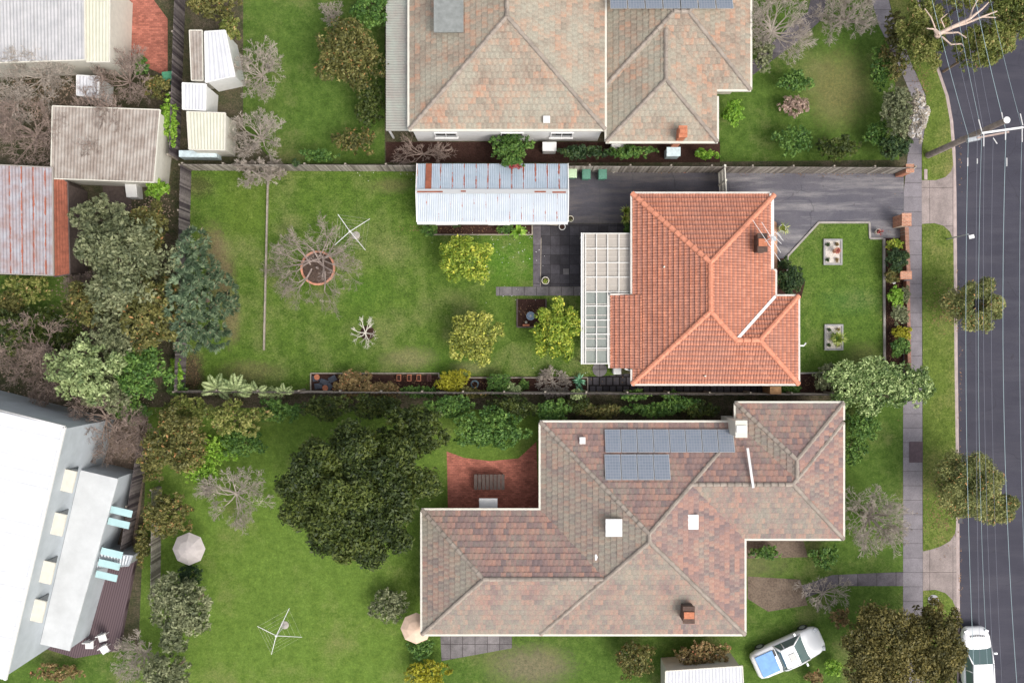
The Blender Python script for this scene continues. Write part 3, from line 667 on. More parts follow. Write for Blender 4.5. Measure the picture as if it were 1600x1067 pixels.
# ------------------------------------------------------------------ fences
def fence_mat(name, a, b_):
    m, t, b = new_mat(name, .9, .1); uv = t.nodes.new('ShaderNodeUVMap'); s = t.nodes.new('ShaderNodeSeparateXYZ'); t.links.new(uv.outputs[0], s.inputs[0])
    c = ramp(t, s.outputs[0], [a, tuple((x + y) / 2 for x, y in zip(a, b_)), b_], 0, 1)
    c = mix(t, .6, c, ramp(t, noise(t, tc(t), 5, 5), [(.6,) * 3, (1.4,) * 3], .3, .7), 'MULTIPLY'); t.links.new(c, b.inputs['Base Color']); return m
M_PAL = fence_mat('grey_palings', (.15, .13, .11), (.42, .38, .33)); M_PALD = fence_mat('dark_palings', (.05, .04, .045), (.22, .19, .18))
def fence(name, label, a, b, h, mat, side=1, railside=-1, pitch=.105, step=2.4, seed=1, rail=True):
    """side: which side (left of a->b = +1) the palings are nailed on"""
    A_, B_ = Vector((*P(*a), 0)), Vector((*P(*b), 0)); d = B_ - A_; L = d.length; d.normalize(); nrm = Vector((-d.y, d.x, 0)) * side
    root = thing(name, label, 'fence', (A_ + B_) / 2); rng = random.Random(seed); rz = math.atan2(d.y, d.x)
    m = MB()
    for i in range(int(L / pitch)):
        p = A_ + d * (i + .5) * pitch + nrm * (.008 if i % 2 else .026); hh = h + rng.uniform(-.02, .02)
        m.box((p.x, p.y, hh / 2), (pitch * 1.08, .016, hh), rz + rng.uniform(-.02, .02), 1, (rng.random(), 0))
    m.build('palings', mat, root)
    if rail:
        m = MB()
        for z in (.3, h / 2 + .05, h - .25): m.bar(A_ - nrm * .03 + Vector((0, 0, z)), B_ - nrm * .03 + Vector((0, 0, z)), .05, .09)
        m.build('rails', M_TIMB, root)
        n = int(L / step)
        for i in range(n + 1):
            p = A_ + d * L * i / n - nrm * .10; MB().box((p.x, p.y, h / 2 - .05), (.1, .1, h - .1), rz).build('post', M_TIMB, root)
    return root
fence('paling_fence', 'long grey paling fence along the top side of the lot behind bins and shed', (300, 266), (1412, 271), 1.8, M_PAL, -1, seed=2)
fence('paling_fence', 'weathered dark paling fence across the back end of the lot beside the blue green conifer', (298.5, 266), (289, 610), 1.8, M_PALD, 1, seed=3)
fence('paling_fence', 'dark paling fence along the bottom side of the lot behind the shrub beds', (289, 610), (1412, 615), 1.7, M_PALD, -1, seed=4)
f4 = fence('paling_fence', 'slanting brown fence between the white roofed building and the green back garden', (232, 690), (200, 880), 1.6, M_PALD, 1, seed=5, step=3)
f5 = fence('paling_fence', 'pale narrow fence along the left edge of the neighbouring green back garden', (252, 760), (250, 925), 1.5, M_PAL, 1, seed=6, step=3)
f6 = fence('paling_fence', 'brown fence running up beside the small cream and white garden sheds', (280, 250), (290, -30), 1.7, M_PALD, -1, seed=7, step=3)

# side gate of the driveway
gt = thing('driveway_gate', 'tall white slatted gate across the driveway beside the orange tiled roof', 'gate', P3(1122, 285, 0))
ga, gb = Vector(P3(1122, 268)), Vector(P3(1124.5, 312)); gd = (gb - ga); 
m = MB()
for z in (.15, .95, 1.72): m.bar(ga + Vector((0, 0, z)), gb + Vector((0, 0, z)), .06, .09)
m.build('rails', M_CREAM, gt)
m = MB()
for i in range(20):
    p = ga + gd * (i + .5) / 20; m.bar(p + Vector((0, 0, .1)), p + Vector((0, 0, 1.75)), .045, .03)
m.build('slats', M_CREAM, gt)
for t in (0, .5, 1.0):
    p = ga + gd * t; MB().box((p.x, p.y, .93), (.12, .12, 1.86)).build('post', M_CREAM, gt)

# ------------------------------------------------------------------ edging and long timber rail
def edging(label, pts, w_=.09, h_=.10, mat=None, name='garden_edging', cat='edging'):
    m = MB()
    for i in range(len(pts) - 1):
        a, b = Vector(P3(*pts[i], 0)), Vector(P3(*pts[i + 1], 0)); m.bar(a + Vector((0, 0, h_ / 2 - .01 - .002 * (i % 2))), b + Vector((0, 0, h_ / 2 - .01 - .002 * (i % 2))), w_, h_)
    return solo(name, label, cat, m, mat or M_EDGE)
edging('long weathered timber sleeper edge crossing the back lawn from top to bottom', [(419.5, 268), (416.5, 400), (413, 547)], .10, .16, M_TIMB)
edging('thin timber edging round the mulch bed along the front of the shed', [(662, 352), (671, 367), (831.5, 367), (831.5, 351)], .07, .12, M_TIMB)
edging('white and brown timber edging round the square bark bed by the path end', [(808, 467), (808, 511), (853, 511), (853, 467)], .09, .12, M_DKTIMB)
edging('pale timber edging along the bottom bed, left part with black boxes', [(486, 610), (486, 583), (686, 583), (686, 590)], .07, .14, M_TIMB)
edging('pale timber edging along the bottom bed, right part ending at the dark pavers', [(687, 590), (918, 590), (918, 612)], .07, .14, M_TIMB)
edging('grey concrete edging round the driveway side of the front lawn', [(1230, 427), (1230, 401), (1279, 348), (1358, 348), (1359, 373), (1379, 373)], .12, .10)
edging('double concrete and timber edging between the front lawn and the street side bed', [(1380.5, 373), (1381, 480), (1381.5, 582)], .14, .12)
edging('low edging below the front lawn beside the house corner', [(1250, 583), (1290, 582)], .09, .10)
edging('thin timber border line between the strip path and the dark patio', [(845.5, 372), (844.5, 448)], .04, .03, M_TIMB)

# brick front wall with pillars
def pillar(px, py, sx, sy, h, label):
    r = thing('brick_pillar', label, 'pillar', P3(px, py, 0)); c = r.location
    MB().box((c.x, c.y, h / 2), (sx, sy, h)).build('shaft', M_BRICK, r); MB().box((c.x, c.y, h + .03), (sx + .08, sy + .08, .06)).build('cap', M_BRICK, r); return r
pillar(1404, 271, .42, .45, 1.55, 'orange brick pillar at the fence end of the driveway entrance')
pillar(1401, 348, .50, .70, 1.35, 'orange brick pillar on the lawn side of the driveway entrance')
pillar(1404, 432, .62, .42, 1.0, 'orange brick pillar beside the front bed, between the dark shrub and the bright green shrub')
m = MB(); a = P(1409, 357); b = P(1412, 427); m.bar((a[0], a[1], .35), (b[0], b[1], .35), .24, .70); m.bar((b[0] + .06, b[1] - .5, .25), (*P(1416, 600), .25), .20, .50)
solo('brick_wall', 'low orange brick front wall along the footpath behind the shrubs', 'wall', m, brick_mat('worn_brick', (.33, .15, .10), (.24, .11, .07), (.28, .22, .18)))
m = MB(); c = P(1199, 607.5); m.box((c[0], c[1], .85), (.62, .42, 1.7)); m.box((c[0], c[1], 1.72), (.68, .46, .05)); solo('side_gate', 'brown timber side gate between the orange tiled house and the bottom fence', 'gate', m, simple('brown_timber', (.30, .17, .08), .8, .3, 5))

# ------------------------------------------------------------------ foliage
def leaf_arrays(cents, cr, nleaf, size, rng, flat=.6, up=.5, narrow=.55, tone=None):
    n = len(cents) * nleaf
    c = np.repeat(cents, nleaf, axis=0); rc = np.repeat(rng.random(len(cents)) if tone is None else tone, nleaf)
    dv = rng.normal(size=(n, 3)); dv /= np.linalg.norm(dv, axis=1)[:, None] + 1e-9
    crr = cr if np.isscalar(cr) else np.repeat(cr, nleaf)[:, None]
    pos = c + dv * (rng.random((n, 1)) ** .45) * crr * np.array([1, 1, flat])
    nr = dv * .8 + rng.normal(size=(n, 3)) * .55 + np.array([0, 0, up]); nr /= np.linalg.norm(nr, axis=1)[:, None]
    t = rng.normal(size=(n, 3)); t -= (t * nr).sum(1)[:, None] * nr; t /= np.linalg.norm(t, axis=1)[:, None]
    b = np.cross(nr, t); s = size * (.6 + .8 * rng.random((n, 1)))
    v = np.stack([pos - t * s, pos + b * s * narrow - t * s * .1, pos + t * s, pos - b * s * narrow - t * s * .1], axis=1).reshape(-1, 3)
    uv = np.stack([rng.random(n), rc], axis=1); return v, np.repeat(uv, 4, axis=0)
def quads_obj(name, v, uv, mat, parent):
    base = np.array(wloc(parent)); v = v - base; n = len(v) // 4
    me = bpy.data.meshes.new(name); me.vertices.add(len(v)); me.vertices.foreach_set('co', v.astype(np.float32).ravel())
    me.loops.add(len(v)); me.loops.foreach_set('vertex_index', np.arange(len(v), dtype=np.int32))
    me.polygons.add(n); me.polygons.foreach_set('loop_start', np.arange(0, len(v), 4, dtype=np.int32)); me.polygons.foreach_set('loop_total', np.full(n, 4, dtype=np.int32))
    l = me.uv_layers.new(name='UVMap'); l.data.foreach_set('uv', uv.astype(np.float32).ravel()); me.update(calc_edges=True); me.validate()
    me.materials.append(mat); o = bpy.data.objects.new(name, me); col.objects.link(o); o.parent = parent; return o
def crown_cents(c, rx, ry, rz, n, rng, lobes=7, shell=.62, lob=.42, box=False):
    """leaf clumps grouped in lobes spread over a dome; returns centres and the lobe of each"""
    nl_ = max(6, int(lobes * 2.1)); L = [(0, 0, -.20, .66)]; a0 = rng.random() * 6.28
    for i in range(nl_):
        r_ = math.sqrt((i + .5) / nl_) * .74 * rng.uniform(.88, 1.12); a = a0 + i * 2.39996 + rng.uniform(-.25, .25)
        z = math.sqrt(max(.05, 1 - (r_ / .95) ** 2)) * .72 * rng.uniform(.80, 1.15) - .12
        L.append((math.cos(a) * r_, math.sin(a) * r_, z, 1.02 / math.sqrt(nl_) * (lob / .38) * rng.uniform(.75, 1.2)))
    wts = np.array([l[3] ** 2 for l in L]); wts[0] *= .45; wts /= wts.sum(); idx = rng.choice(len(L), size=n, p=wts)
    dv = rng.normal(size=(n, 3)); dv[:, 2] = np.abs(dv[:, 2]) * 1.0 - .30 * rng.random(n); dv /= np.linalg.norm(dv, axis=1)[:, None]
    LA = np.array(L)[idx]; p = LA[:, :3] + dv * LA[:, 3:4] * (shell + (1 - shell) * rng.random((n, 1)))
    tone = rng.random(len(L))[idx] * .6 + rng.random(n) * .4
    return np.array(c) + p * np.array([rx, ry, rz]), tone
def leaf_b(n, *c, **k): return leaf_mat(n, *[tuple(min(.8, x * 1.4) for x in q) for q in c], **k)
LM = dict(
 lime=leaf_b('lime_leaves', (.060, .110, .010), (.155, .220, .020), (.42, .44, .07), (.60, .52, .07)),
 yel=leaf_b('citrus_leaves', (.060, .085, .014), (.20, .22, .035), (.55, .52, .14), (.70, .56, .09)),
 dark=leaf_b('dark_leaves', (.010, .026, .010), (.028, .055, .018), (.075, .11, .030)),
 darkt=leaf_b('dark_tree_leaves', (.012, .022, .005), (.038, .055, .010), (.095, .115, .022)),
 green=leaf_b('green_leaves', (.022, .058, .012), (.060, .125, .022), (.15, .24, .050)),
 bright=leaf_b('bright_leaves', (.06, .14, .012), (.14, .26, .022), (.27, .40, .06)),
 con=leaf_b('conifer_sprays', (.020, .038, .018), (.058, .092, .046), (.175, .230, .125), (.22, .19, .11)),
 olive=leaf_b('olive_leaves', (.035, .040, .010), (.095, .095, .025), (.21, .19, .06), (.30, .16, .06)),
 brol=leaf_b('brown_green_leaves', (.035, .036, .010), (.090, .080, .022), (.19, .155, .045)),
 brown=leaf_b('brown_leaves', (.060, .042, .016), (.16, .12, .045), (.34, .24, .11), (.45, .18, .10)),
 grey=leaf_b('greygreen_leaves', (.055, .068, .032), (.13, .145, .070), (.27, .28, .155)),
 pale=leaf_b('pale_green_leaves', (.09, .13, .05), (.20, .25, .10), (.40, .46, .22)),
 gold=leaf_b('golden_leaves', (.11, .11, .008), (.23, .22, .014), (.38, .36, .03)),
 euc=leaf_b('eucalypt_leaves', (.045, .065, .012), (.125, .150, .030), (.29, .28, .09), (.35, .22, .10)),
 street=leaf_b('street_tree_leaves', (.045, .060, .018), (.135, .150, .045), (.33, .32, .12), (.50, .26, .10)),
 white=leaf_b('white_blossom', (.10, .11, .07), (.45, .38, .30), (.80, .70, .60)),
 pink=leaf_b('pinkish_leaves', (.14, .10, .075), (.30, .21, .165), (.48, .36, .29)),
 front=leaf_b('viburnum_leaves', (.030, .060, .014), (.105, .165, .045), (.46, .54, .24)),
 teal=leaf_b('agave_leaves', (.04, .12, .06), (.10, .25, .14), (.22, .42, .26)),
 red=leaf_b('red_leaves', (.12, .02, .02), (.25, .05, .05), (.40, .12, .10)),
 spike=leaf_b('spiky_leaves', (.10, .15, .02), (.24, .30, .05), (.45, .48, .14)),
)
SEED = [100]
def limbs(root, c, h, r, mat=M_BARK, n=5, rt=None):
    rng = random.Random(SEED[0]); m = MB(); rt = rt or max(.03, r * .06); z0 = h * .35
    m.tube((c[0], c[1], -.02), (c[0], c[1], z0), rt, rt * .75, 7)
    for i in range(n):
        a = 6.28 * (i + rng.random() * .5) / n; q = (c[0] + math.cos(a) * r * .45, c[1] + math.sin(a) * r * .45, z0 + (h - z0) * .55)
        m.tube((c[0], c[1], z0 - .05), q, rt * .6, rt * .25, 5)
    m.build('trunk', mat, root)
def plant(name, label, cat, px, py, rx, ry, h, kind, size=.09, dens=1.0, lobes=7, group=None, lob=.42, narrow=.55, up=.5, box=False, cf=.16, nl=14, lift=None, shell=.62, hollow=0):
    """px,py, rx,ry: apparent crown centre / radii in photo px; h: height"""
    if size > .095: size *= .74
    narrow *= .85
    SEED[0] += 1; rng = np.random.default_rng(SEED[0])
    zc = h * .52; c = P(px, py, zc); k = (HC - zc) / HC; RX, RY = rx / PXM * k * 1.17, ry / PXM * k * 1.17
    RZ = h * .48 if lift is None else (h - lift) / 2; zc = h - RZ
    root = thing(name, label, cat, (c[0], c[1], 0), group)
    limbs(root, c, h, min(RX, RY))
    ar = math.pi * RX * RY * 1.0 + math.pi * (RX + RY) * RZ * .5
    nleaf = ar / (size * size * narrow * 2) * 2.5 * dens; ncl = max(6, int(nleaf / nl)); nleaf = nl
    cents, tone = crown_cents((c[0], c[1], zc), RX * .93, RY * .93, RZ * .9, ncl, rng, lobes, shell, lob, box)
    if hollow: kp = np.hypot((cents[:, 0] - c[0]) / RX, (cents[:, 1] - c[1]) / RY) > hollow; cents = cents[kp]; tone = tone[kp]
    v, uv = leaf_arrays(cents, max(size * 1.5, min(RX, RY) * cf * .62), nleaf, size, rng, up=up, narrow=narrow, tone=tone)
    v[:, 2] = np.maximum(v[:, 2], .02)
    quads_obj('foliage', v, uv, LM[kind], root); return root
def bare(name, label, cat, px, py, r, h, mat, n=8, lv=4, thick=.035, spread=1.0, group=None, ry=None, base=None, k3=3, taper=.62, low=False, minr=.006, k1=1, jit=0):
    SEED[0] += 1; rng = random.Random(SEED[0]); zc = h * .55
    c = P(px, py, zc); b0 = P(*base) if base else c; Rm = r / PXM * (HC - zc) / HC; Ry = (ry or r) / PXM * (HC - zc) / HC
    root = thing(name, label, cat, (b0[0], b0[1], 0), group); m = MB(); tr = MB()
    th = thick; z0 = .12 if low else h * .25
    tr.tube((b0[0], b0[1], -.02), (b0[0], b0[1], z0), th * 1.7, th * 1.3, 7)
    def grow(p, d, L, rad, lev):
        q = p; dd = d
        for s in range(2):
            dd = (dd + Vector((rng.uniform(-.35, .35), rng.uniform(-.35, .35), rng.uniform(-.15, .22)))).normalized()
            q2 = q + dd * L * .5
            q2.z = max(.05, min(h, q2.z))
            m.tube(q, q2, rad, rad * .8, 3 if lev > 1 else 5, caps=False); q = q2; rad *= .8
            if lev < lv:
                for j in range(k3 if s else k1):
                    nd = (dd + Vector((rng.uniform(-1, 1), rng.uniform(-1, 1), rng.uniform(-.45, .65))) * .85).normalized()
                    grow(q, nd, L * taper * rng.uniform(.8, 1.2), max(minr, rad * .62), lev + 1)
    for i in range(n):
        a = 2 * math.pi * (i + rng.uniform(-.3, .3)) / n; el = rng.uniform(.15, 1.0) if not low else rng.uniform(.05, .5)
        d0 = Vector((math.cos(a) * Rm, math.sin(a) * Ry, 0)) * spread; L = d0.length * .50 + .0; d1 = (d0.normalized() + Vector((0, 0, el * h / max(Rm, .5) * .6))).normalized()
        grow(Vector((b0[0] + rng.uniform(-jit, jit), b0[1] + rng.uniform(-jit, jit), z0 - .03)), d1, max(.3, L), th, 1)
    tr.build('trunk', mat, root); m.build('branches', mat, root); return root
def spiky(name, label, cat, px, py, r, h, kind='spike', n=46, wd=.05, z=0, parent=None, droop=.5, pot=None):
    SEED[0] += 1; rng = np.random.default_rng(SEED[0]); c = P(px, py, h * .5 + z); R_ = r / PXM
    if parent is None: root = thing(name, label, cat, (c[0], c[1], z))
    else: root = parent
    vs = []; uvs = []
    for i in range(n):
        a = rng.random() * 6.283; L = R_ * (.65 + .4 * rng.random()); el = rng.random()
        d = np.array([math.cos(a), math.sin(a), 0]); s = np.array([-math.sin(a), math.cos(a), 0]) * wd / 2
        p0 = np.array([c[0], c[1], z + .03]); p1 = p0 + d * L * .5 + np.array([0, 0, h * (.5 + .5 * el)]); p2 = p0 + d * L + np.array([0, 0, h * (.5 + .5 * el) * (1 - droop * (1 - el))])
        u = (rng.random(), rng.random())
        vs += [p0 - s * .6, p0 + s * .6, p1 + s, p1 - s, p1 - s, p1 + s, p2 + s * .1, p2 - s * .1]; uvs += [u] * 8
    quads_obj('leaves', np.array(vs), np.array(uvs), LM[kind], root); return root

# the lot's own trees
plant('citrus_tree', 'green leafy round tree on the lawn just below the rusty roofed shed', 'tree', 729, 407, 44, 43, 2.9, 'lime', .085, 1.0, 9, lob=.36)
plant('citrus_tree', 'yellowish round citrus tree standing alone on the lawn above the golden round bush', 'tree', 741, 526, 46, 44, 2.8, 'yel', .08, .95, 10, lob=.34)
plant('citrus_tree', 'bright green citrus tree overhanging the square bark bed next to the clear patio cover', 'tree', 869, 514, 42, 51, 3.0, 'lime', .09, 1.05, 9, lob=.36)
# conifer over the back fence: many flat sprays
def conifer(label, blobs, h, kind, size=.16):
    SEED[0] += 1; rng = np.random.default_rng(SEED[0]); cx = sum(b[0] for b in blobs) / len(blobs); cy = sum(b[1] for b in blobs) / len(blobs); c = P(cx, cy, h * .5)
    root = thing('conifer', label, 'tree', (c[0], c[1], 0)); limbs(root, c, h, 1.5, rt=.16)
    V = []; U = []
    for (bx, by, br, bz) in blobs:
        q = P(bx, by, bz); r = br / PXM * .95; n = int(46 * (r / 1.0) ** 2 + 20)
        for i in range(n):          # a spray: fan of narrow leaves pointing outwards
            a = rng.random() * 6.283; rr = r * math.sqrt(rng.random()); o = np.array([q[0] + math.cos(a) * rr, q[1] + math.sin(a) * rr, bz - (rr / r) ** 2 * r * .9 - rng.random() * .35])
            ad = a + rng.normal() * .5; rc = rng.random(); Ls = .26 + .18 * rng.random()
            for j in range(18):
                aj = ad + (rng.random() - .5) * 1.9; L = Ls * (.6 + .5 * rng.random()); dz = rng.random() * .16 - .03
                d = np.array([math.cos(aj), math.sin(aj), dz / max(L, .1)]); s = np.array([-math.sin(aj), math.cos(aj), (rng.random() - .5) * .8]) * .034
                t0 = rng.random() * .4; p0 = o + d * L * t0 * .5; p2 = o + d * L; p1 = (p0 + p2) / 2 + np.array([0, 0, .03])
                V += [p0 - s * .4, p1 - s, p2, p1 + s]; u = (rng.random(), rc); U += [u] * 4
    quads_obj('foliage', np.array(V), np.array(U), LM[kind], root); return root
conifer('large blue green conifer leaning over the back fence onto the lawn', [(296, 378, 22, 4.2), (283, 405, 24, 4.8), (303, 425, 28, 4.6), (330, 452, 26, 4.0), (345, 478, 20, 3.4), (300, 465, 30, 5.0), (278, 450, 22, 5.2), (285, 500, 28, 4.8), (318, 505, 26, 4.2), (333, 525, 20, 3.5), (285, 530, 20, 3.8), (272, 480, 20, 5.0)], 5, 'con')

bare('bare_tree', 'leafless sprawling tree growing inside the round brick ring on the back lawn', 'tree', 490, 414, 62, 1.7, simple('mauve_twigs', (.31, .25, .22), .9, .45, 3), 15, 5, .05, 1.05, ry=62, base=(497, 419), k3=3, minr=.0065, jit=.6)
bare('bare_shrub', 'small pale leafless shrub over the round earth patch on the lower back lawn', 'shrub', 568, 529, 30, 1.3, M_TWIGW, 8, 3, .035, .85, ry=34, base=(572, 520), minr=.013)
bare('bare_shrub', 'grey leafless shrub in the bottom bed between the round green bush and the agave', 'shrub', 865, 598, 28, 1.4, M_TWIGG, 14, 5, .03, .9, ry=24, minr=.012, low=True)
bare('bare_tree', 'leafless pinkish grey tree hanging over the top fence near the back corner', 'tree', 398, 268, 38, 3.0, M_TWIGG, 12, 5, .05, .95, ry=22, minr=.012)
bare('bare_tree', 'leafless grey bush overhanging the top fence above the long sleeper edge', 'tree', 428, 262, 22, 2.6, M_TWIGG, 11, 5, .04, .9, ry=16, minr=.012)

# brick ring
rg = thing('brick_ring', 'round terracotta brick ring edging the bare tree on the back lawn', 'edging', P3(497, 419, 0)); c = rg.location; m = MB(); rngp = random.Random(3)
for i in range(34):
    a = 2 * math.pi * i / 34; m.box((c.x + math.cos(a) * 1.02, c.y + math.sin(a) * 1.02, .07), (.12, .175, .14), a + rngp.uniform(-.05, .05))
m.build('bricks', simple('ring_brick', (.60, .28, .18), .85, .3, 4), rg)
MB().lathe((c.x, c.y, 0), [(.96, .0), (.96, .03), (.2, .05)], 28).build('soil', simple('brown_soil', (.085, .058, .045), .95, .5, 9), rg)
m = MB().lathe((*P(574, 520), 0), [(.46, 0), (.44, .02), (.1, .03)], 22); solo('soil_patch', 'round bare earth patch under the small pale leafless shrub', 'soil patch', m, M_MULCH)

# shrubs in the beds of the lot
B = 'shrub'
plant(B, 'brown and olive spiky shrub in the bottom bed beside the black trays', B, 557, 600, 34, 22, 1.5, 'brown', .085, .9, 8, narrow=.3)
plant(B, 'reddish brown low shrub just right of the brown and olive shrub in the bottom bed', B, 603, 609, 24, 14, 1.3, 'brown', .075, .9, 6, narrow=.3)
plant(B, 'mid green leafy shrub below the four terracotta planters', B, 655, 611, 30, 10, 1.2, 'green', .07, 1.1, 8)
plant(B, 'golden green clipped round bush at the edge of the lower lawn', B, 709, 595, 26, 19, 1.3, 'gold', .045, 1.3, 5, lob=.45, shell=.85, cf=.08)
plant(B, 'dark olive shrub along the bottom fence just under the golden round bush', B, 735, 614, 34, 10, 1.3, 'olive', .065, 1.2, 7)
plant(B, 'clipped dark green ball bush in the bottom bed right of the coiled hose', B, 779, 600, 22, 17, 1.1, 'green', .045, 1.3, 5, lob=.45, shell=.85, cf=.08)
plant(B, 'tiny round green bush between the ball bush and the grey leafless shrub', B, 819, 600, 8, 9, .6, 'green', .045, 1.1, 4)
plant(B, 'pale green sapling by the bottom fence just right of the clipped ball bush', B, 803, 611, 13, 12, 1.2, 'pale', .07, .9, 5)
plant(B, 'pale yellowish shrub poking over the bottom fence below the agave', B, 902, 616, 10, 9, 1.6, 'pale', .07, .9, 5)
plant(B, 'small green shrub beyond the bottom fence below the side pavers', B, 988, 617, 26, 8, 1.5, 'green', .08, 1, 6)
plant(B, 'little round leafed shrub beyond the bottom fence right of the side pavers shrub', B, 1047, 617, 14, 7, 1.5, 'green', .08, 1, 5)
plant(B, 'fluffy light green fern like shrub at the back corner of the bottom fence', B, 377, 607, 26, 13, 1.2, 'pale', .11, .8, 7, narrow=.3, lob=.32)
plant(B, 'light green feathery shrub left of the fluffy corner shrub by the bottom fence', B, 333, 609, 20, 10, 1.2, 'pale', .10, .8, 6, narrow=.3, lob=.32)
plant(B, 'sparse feathery green shrub along the fence left of the black trays', B, 425, 613, 26, 8, 1.5, 'pale', .09, .8, 7, narrow=.3)
plant(B, 'bright green leafy shrub outside the back fence below the conifer', B, 279, 577, 10, 20, 1.6, 'bright', .09, 1.0, 5)
plant(B, 'dull green shrub outside the lower corner of the back fence', B, 280, 606, 14, 12, 1.6, 'green', .09, 1.0, 5)
plant(B, 'small leafy shrub at the left end of the bed before the shed', B, 671, 360, 15, 12, .8, 'green', .06, .75, 6, narrow=.4)
plant(B, 'small leafy shrub at the right end of the bed before the shed', B, 790, 359, 13, 8, .7, 'green', .06, .9, 5)
spiky('large_leaf_plant', 'broad leaved light green plant in the bed at the right end of the shed', 'plant', 809, 361, 15, .5, 'bright', 26, .17, droop=.3)
m = plant(B, 'small dark purple plant below the shed gutter', B, 714, 352, 7, 5, .6, 'dark', .05, 1, 4)
plant('climber', 'green and red climbing plant spilling over the top edge of the shed roof', 'climber', 799, 260, 22, 9, 2.75, 'green', .08, 1.1, 6, lift=2.25)
plant('climber', 'small reddish creeper on the shed roof under the green climbing plant', 'climber', 806, 266, 13, 4, 2.72, 'red', .06, .8, 5, lift=2.45)
plant('climber', 'tiny green creeper on the top fence near the upper left of the lawn', 'climber', 468, 259, 7, 6, 1.9, 'dark', .06, 1, 4, lift=1.5)
spiky('agave', 'blue green agave rosette at the end of the bottom bed by the dark pavers', 'plant', 905, 594, 12, .45, 'teal', 34, .09)
spiky('agave', 'smaller green agave just left of the dark pavers near the bottom fence', 'plant', 905, 607, 8, .35, 'teal', 22, .07)
plant(B, 'dark camellia bush with white flowers beside the front porch corner', B, 1233, 439, 22, 25, 1.9, 'dark', .06, 1.3, 7)
plant(B, 'dark low bush above the camellia where the driveway meets the porch', B, 1224, 412, 9, 10, 1.0, 'dark', .06, 1.1, 5)
plant(B, 'very dark rounded shrub in the street side bed below the tall brick pillar', B, 1398, 406, 20, 19, 1.6, 'dark', .06, 1.3, 7)
plant(B, 'small yellow green shrub between the tall brick pillar and the very dark shrub', B, 1396, 382, 13, 8, .9, 'lime', .06, .9, 5)
plant(B, 'olive shrub with white flowers left of the lower brick pillar', B, 1393, 430, 14, 13, 1.0, 'olive', .06, 1, 6)
plant(B, 'bright green bushy shrub just below the lower brick pillar', B, 1398, 463, 13, 17, 1.1, 'bright', .06, 1.1, 6)
plant(B, 'grey leaved shrub beside the bright green bushy shrub at the footpath', B, 1412, 461, 7, 13, 1.1, 'grey', .05, 1.1, 5)
plant(B, 'grey green shrub in the middle of the street side bed', B, 1403, 492, 15, 16, 1.1, 'grey', .065, 1, 6)
plant(B, 'yellow green shrub in the street side bed under the grey green shrub', B, 1407, 519, 15, 12, .9, 'gold', .05, 1.1, 5)
plant(B, 'green shrub with glossy leaves below the yellow one in the street side bed', B, 1404, 543, 16, 17, 1.2, 'green', .06, 1.1, 6)
plant('large_shrub', 'large pale flecked green shrub filling the lower street corner of the front garden', B, 1362, 601, 80, 46, 2.8, 'front', .085, 1.1, 12, lob=.44)
plant('large_shrub', 'pale green shrub spreading over the footpath right of the large corner shrub', B, 1430, 604, 26, 34, 2.4, 'front', .085, .85, 8)
plant('large_shrub', 'looser olive green shrub left of the large corner shrub in the front garden', B, 1290, 592, 22, 26, 1.7, 'grey', .075, .85, 7, lob=.36)
plant('hedge', 'short green strip of shrub between the house corner and the bottom fence', 'hedge', 1230, 607, 22, 7, .7, 'green', .06, 1.1, 6)

# blossoms as white dots of the two camellias stay part of the leaves' material; neighbours' vegetation
T = 'tree'
plant(T, 'huge dark green tree with many rounded clumps in the neighbouring garden below the lot', T, 560, 765, 132, 128, 8.5, 'darkt', .16, 1.6, 15, lob=.32, cf=.10)
plant(T, 'dark green tree close to the bottom fence, above the red brick patio', T, 650, 668, 52, 44, 6.0, 'darkt', .15, .9, 9)
plant(T, 'leafy green tree between the red brick patio and the bottom fence', T, 765, 668, 62, 34, 3.6, 'green', .12, .9, 9)
plant(T, 'soft grey green gum tree left of the blue green conifer', T, 205, 415, 78, 85, 7.0, 'grey', .17, .8, 12, lob=.34)
plant(T, 'mid green tree directly left of the blue green conifer', T, 245, 490, 50, 70, 6.0, 'olive', .16, .8, 9)
plant(T, 'green tree at the outer left of the lot below the conifer', T, 232, 575, 44, 52, 4.5, 'green', .14, .8, 8)
plant(T, 'pale grey green tree above the white roofed building', T, 145, 575, 60, 52, 5.5, 'pale', .15, .62, 9)
plant(T, 'olive tree beside the back corner of the lot, below the border fence', T, 285, 690, 52, 52, 4.5, 'olive', .14, .8, 9)
plant(T, 'yellow green shrubby tree touching the bottom fence near its left end', T, 372, 652, 48, 30, 3.5, 'euc', .12, .7, 8)
plant(T, 'green round tree right of the slanting brown fence', T, 268, 800, 46, 36, 3.2, 'olive', .12, .6, 8)
plant(T, 'grey olive tree in the lower left of the green back garden', T, 292, 948, 52, 64, 5.0, 'grey', .14, .85, 10)
plant(T, 'smaller grey tree at the bottom edge below the grey olive tree', T, 268, 1050, 40, 40, 4.0, 'grey', .13, .75, 8)
plant(T, 'dark olive bushy tree behind the pale veranda roof at the top', T, 548, 92, 54, 58, 4.0, 'olive', .13, .75, 9)
plant(T, 'dark green shrubby tree at the top edge left of the veranda roof', T, 585, 20, 34, 34, 3.5, 'green', .12, .7, 7)
plant(T, 'dark green bush against the fence above the shed climber', T, 800, 232, 34, 22, 2.6, 'green', .10, 1, 7)
plant(T, 'low dark hedge bush under the white fascia of the top house', T, 912, 240, 42, 11, 1.8, 'dark', .09, 1, 7)
plant(T, 'low dark bush below the lichen covered roof near its orange chimney', T, 985, 240, 40, 10, 1.8, 'green', .09, 1, 7)
plant(T, 'bright green small tree at the right corner of the lichen covered house', T, 1143, 178, 16, 24, 2.4, 'bright', .09, .9, 6)
plant(T, 'green shrub in the middle of the top front lawn', T, 1238, 130, 28, 18, 1.8, 'green', .09, .8, 6)
